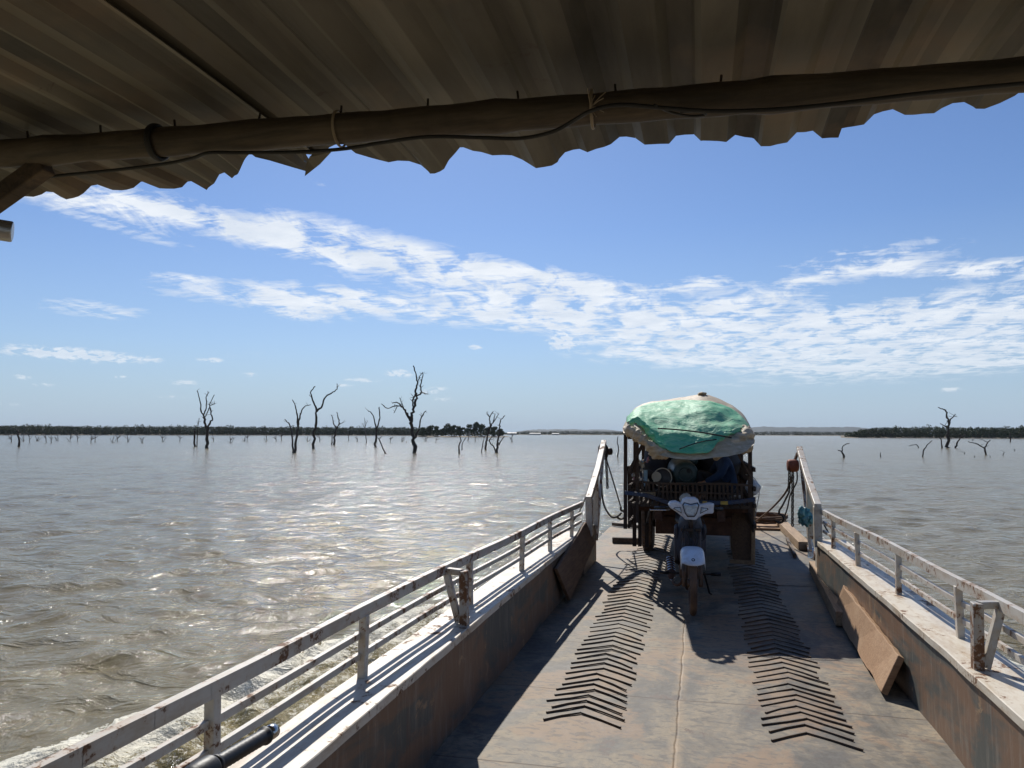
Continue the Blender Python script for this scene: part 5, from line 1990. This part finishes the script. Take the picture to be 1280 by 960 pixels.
bpy.data.objects['blue_sheet_bundle']['category'] = 'bundle'
bk_ = thing('bucket', 'grey bucket with a cream rim tipped beside the drum in the truck', 'bucket', P(826, 598, d=9.6))
bc = P(828, 597, d=9.5)
bx_ = Vector((.25, 1, -.12)).normalized()
MB().lathe([(.105, 0), (.125, .22), (.13, .25)], bc, bx_, 28).build('bucket_body', M['darkbucket'], bk_, smooth=True)
MB().torus(bc + bx_ * .0 + Vector((0, 0, .0)), bx_, .115, .007, 32, 8).build('rim', M['cream'], bk_, smooth=True)
MB().lathe([(.06, -.012), (.062, -.004)], bc + Vector((-.07, -.01, .01)), bx_, 20).build('lid_patch', M['cream'], bk_)
# sundries hanging and standing at the left
gd = random.Random(12)
mats_ = ['cream', 'bluegoods', 'pinkgoods', 'beige', 'cream', 'greycloth', 'cream']
for k in range(20):
    x = gd.uniform(788, 811)
    y = gd.uniform(573, 606)
    d = gd.uniform(9.3, 9.65)
    q = P(x, y, d=d)
    h = gd.uniform(.035, .085)
    w = gd.uniform(.010, .022)
    mb = MB()
    mb.lathe([(w * .7, 0), (w, .006), (w, h * .7), (w * .4, h * .82), (w * .4, h)], q, (gd.uniform(-.3, .3), gd.uniform(-.2, .2), 1), 8)
    o = mb.build('small_bottle', M[mats_[k % 7]], loc=q, smooth=True)
    tag(o, 'small bottle or packet strung up inside the left rear of the truck', 'bottle', 'small goods strung at the left rear of the truck')
o = MB().bar(P(798, 582, d=9.4), P(812, 575, d=9.6), .012, .012).build('stick', M['wood'], loc=P(805, 578, d=9.5))
tag(o, 'thin pale stick slanting across the left rear of the truck', 'stick')
q = P(807, 608, d=9.35)
o = MB().box(q.x - .022, q.x + .022, q.y, q.y + .03, q.z, q.z + .20).build('packet', M['bluegoods'], loc=q, bevel=.006)
tag(o, 'tall pale blue packet standing left of the bucket', 'packet')
cr = thing('small_crate', 'small pale wooden crate on the tail sill at the left', 'crate', P(809, 618, d=9.12))
q = P(809, 619, d=9.12)
mb = MB()
for dx in (-.09, .09):
    mb.box(q.x + dx - .006, q.x + dx + .006, q.y - .05, q.y + .05, q.z - .01, q.z + .055)
mb.build('end_boards', M['wood'], cr)
mb = MB()
for dz in (0.0, .032):
    for dy in (-.057, .057):
        mb.box(q.x - .098, q.x + .098, q.y + dy - .005, q.y + dy + .005, q.z + dz - .008, q.z + dz + .016)
mb.build('side_slats', M['wood'], cr)
lump('crate_filling', q + Vector((0, 0, .02)), .08, .045, .03, M['cream'], cr, .4, 3, 2, 3)
o = lump('sack', P(886, 607, d=9.6), .075, .06, .055, M['board_dark'], None, .25, 2, 7, 4)
tag(o, 'round brown sack behind the tailgate slats', 'sack')
o = lump('sack', P(921, 621, d=9.30), .065, .05, .026, M['greycloth'], None, .3, 2, 8, 4)
tag(o, 'small grey parcel lying on the right end of the tail sill', 'parcel')
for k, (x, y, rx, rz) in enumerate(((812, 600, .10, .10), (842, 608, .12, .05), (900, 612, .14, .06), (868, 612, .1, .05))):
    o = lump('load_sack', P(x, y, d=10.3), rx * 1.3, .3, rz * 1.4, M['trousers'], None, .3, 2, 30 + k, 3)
    tag(o, 'unseen dark sack kept to block light through the truck bed', 'sack', 'dark sacks deep in the truck bed')
# unseen dark sacks ahead of these, kept large to block light through the truck
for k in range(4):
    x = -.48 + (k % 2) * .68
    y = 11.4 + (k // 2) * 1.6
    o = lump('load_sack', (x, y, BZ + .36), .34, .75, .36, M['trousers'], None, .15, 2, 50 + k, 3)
    tag(o, 'unseen dark sack kept to block light through the truck bed', 'sack', 'dark sacks deep in the truck bed')

# white bag hanging on the right side
wb_ = thing('plastic_bag', 'thin white plastic bag hanging outside the right rear post of the truck', 'bag', P(938, 604, d=9.2))
bm = bmesh.new()
bmesh.ops.create_icosphere(bm, subdivisions=4, radius=1)
c_ = P(941, 606, d=9.05)
for v in bm.verts:
    p = v.co.copy()
    z = p.z
    taper = 1.0 if z < -.1 else max(.12, 1 - (z + .1) * .95)
    k = 1 + .16 * noise.noise(p * 2.5)
    v.co = Vector(((p.x * taper + (-.35 * z if z > 0 else .0)) * .088 * k, p.y * taper * .07 * k, z * .128 * k))
me = bpy.data.meshes.new('bag_body')
bm.to_mesh(me)
bm.free()
me.shade_smooth()
me.materials.append(M['bag'])
ob = bpy.data.objects.new('bag_body', me)
COL.objects.link(ob)
ob.parent = wb_
ob.location = c_ - parent_loc(wb_)
MB().tube(curve_pts([P(932, 593, d=9.15), P(941, 596, d=9.12), P(948, 606, d=9.12), P(949, 616, d=9.12), P(946, 634, d=9.12), P(944, 646, d=9.12)], 5), .005, 5).build('drawstring', M['greycloth'], wb_, smooth=True)
lump('bag_contents', c_ - Vector((.005, 0, .035)), .05, .045, .06, M['greycloth'], wb_, .3, 2, 4, 3)

# ---- person sitting in the shade of the load
def skin_body(name, joints, bones, mat, parent=None, root=0, sub=2):
    """joints: list of (position, radius or (rx, ry)); bones: index pairs"""
    me = bpy.data.meshes.new(name)
    me.from_pydata([tuple(j[0]) for j in joints], bones, [])
    o = bpy.data.objects.new(name, me)
    COL.objects.link(o)
    if parent:
        o.parent = parent
        o.location = -parent_loc(parent)
    me.materials.append(mat)
    md = o.modifiers.new('skin', 'SKIN')
    for i, j in enumerate(joints):
        r_ = j[1] if isinstance(j[1], tuple) else (j[1], j[1])
        me.skin_vertices[0].data[i].radius = r_
        me.skin_vertices[0].data[i].use_root = (i == root)
    md.use_smooth_shade = True
    s2 = o.modifiers.new('subdivision', 'SUBSURF')
    s2.levels = s2.render_levels = sub
    return o


px_ = Vector((.36, 9.95, BZ + .09))     # pelvis
person = thing('person', 'person in a blue long-sleeved shirt crouching in the shaded truck bed', 'person', px_)
V = Vector
hip = px_
chest = px_ + V((-.06, .0, .30))
neck = px_ + V((-.12, -.01, .47))
head = px_ + V((-.18, -.02, .60))
sh_n, sh_f = chest + V((-.01, -.17, .11)), chest + V((-.03, .17, .11))
el_n, el_f = px_ + V((-.12, -.33, .24)), px_ + V((-.24, .22, .20))
wr_n, wr_f = px_ + V((-.33, -.30, .13)), px_ + V((-.42, .10, .22))
kn_n, kn_f = px_ + V((-.40, -.14, .26)), px_ + V((-.42, .13, .24))
an_n, an_f = px_ + V((-.30, -.16, -.04)), px_ + V((-.32, .15, -.04))
skin_body('body', [(hip, .10), (hip + (chest - hip) * .5, .095), (chest, .11), (neck, .05), (head, .07), (head + V((-.01, 0, .09)), .07),
                   (sh_n, .05), (el_n, .036), (wr_n, .024), (wr_n + V((-.07, .0, -.01)), (.034, .014)), (sh_f, .05), (el_f, .036), (wr_f, .024), (wr_f + V((-.07, -.02, 0)), (.034, .014)),
                   (kn_n, .058), (an_n, .035), (an_n + V((-.14, 0, -.025)), .032), (kn_f, .058), (an_f, .035), (an_f + V((-.14, 0, -.025)), .032)],
          [(0, 1), (1, 2), (2, 3), (3, 4), (4, 5), (2, 6), (6, 7), (7, 8), (8, 9), (2, 10), (10, 11), (11, 12), (12, 13), (0, 14), (14, 15), (15, 16), (0, 17), (17, 18), (18, 19)], M['skin'], person)
skin_body('shirt', [(hip + V((0, 0, .02)), .125), (hip + (chest - hip) * .5, .118), (chest, .132), (neck - V((0, 0, .05)), .075), (sh_n, .072), (el_n, .055), (wr_n + (el_n - wr_n) * .12, .038), (sh_f, .072), (el_f, .055), (wr_f + (el_f - wr_f) * .12, .038)],
          [(0, 1), (1, 2), (2, 3), (2, 4), (4, 5), (5, 6), (2, 7), (7, 8), (8, 9)], M['shirt'], person)
skin_body('trousers', [(hip - V((0, 0, .0)), .118), (kn_n, .078), (an_n + V((0, 0, .05)), .055), (kn_f, .078), (an_f + V((0, 0, .05)), .055)], [(0, 1), (1, 2), (0, 3), (3, 4)], M['trousers'], person)
skin_body('hair', [(head + V((.03, 0, .07)), .082), (head + V((.055, 0, .02)), .06)], [(0, 1)], M['hair'], person)
for (w_, side) in ((wr_n, -1), (wr_f, 1)):
    fm = MB()
    pal = w_ + V((-.075, 0, -.01))
    for k in range(4):
        b0 = pal + V((-.01, (k - 1.5) * .017, 0))
        l_ = (.062, .07, .066, .052)[k]
        fm.tube([b0, b0 + V((-l_ * .5, 0, -.006)), b0 + V((-l_ * .8, 0, -.028))], [.0085, .008, .006], 7)
    fm.tube([w_ + V((-.03, -.02, 0)), w_ + V((-.06, -.045, -.008)), w_ + V((-.085, -.048, -.018))], [.010, .009, .007], 7)
    fm.build('fingers', M['skin'], person, smooth=True)

# ================================================================== haze over the lake
hz = MB().box(-7000, 7000, -1500, 7000, WZ - 3.5, 75).build('haze', bpy.data.materials.new('lake_haze'))
hz['kind'] = 'stuff'
hm = hz.data.materials[0]
hm.use_nodes = True
hn = hm.node_tree.nodes
hn.clear()
ho_ = hn.new('ShaderNodeOutputMaterial')
pv = hn.new('ShaderNodeVolumePrincipled')
pv.inputs['Color'].default_value = (0.86, 0.92, 1.0, 1)
pv.inputs['Density'].default_value = 0.00006
pv.inputs['Anisotropy'].default_value = 0.0
hm.node_tree.links.new(pv.outputs[0], ho_.inputs['Volume'])
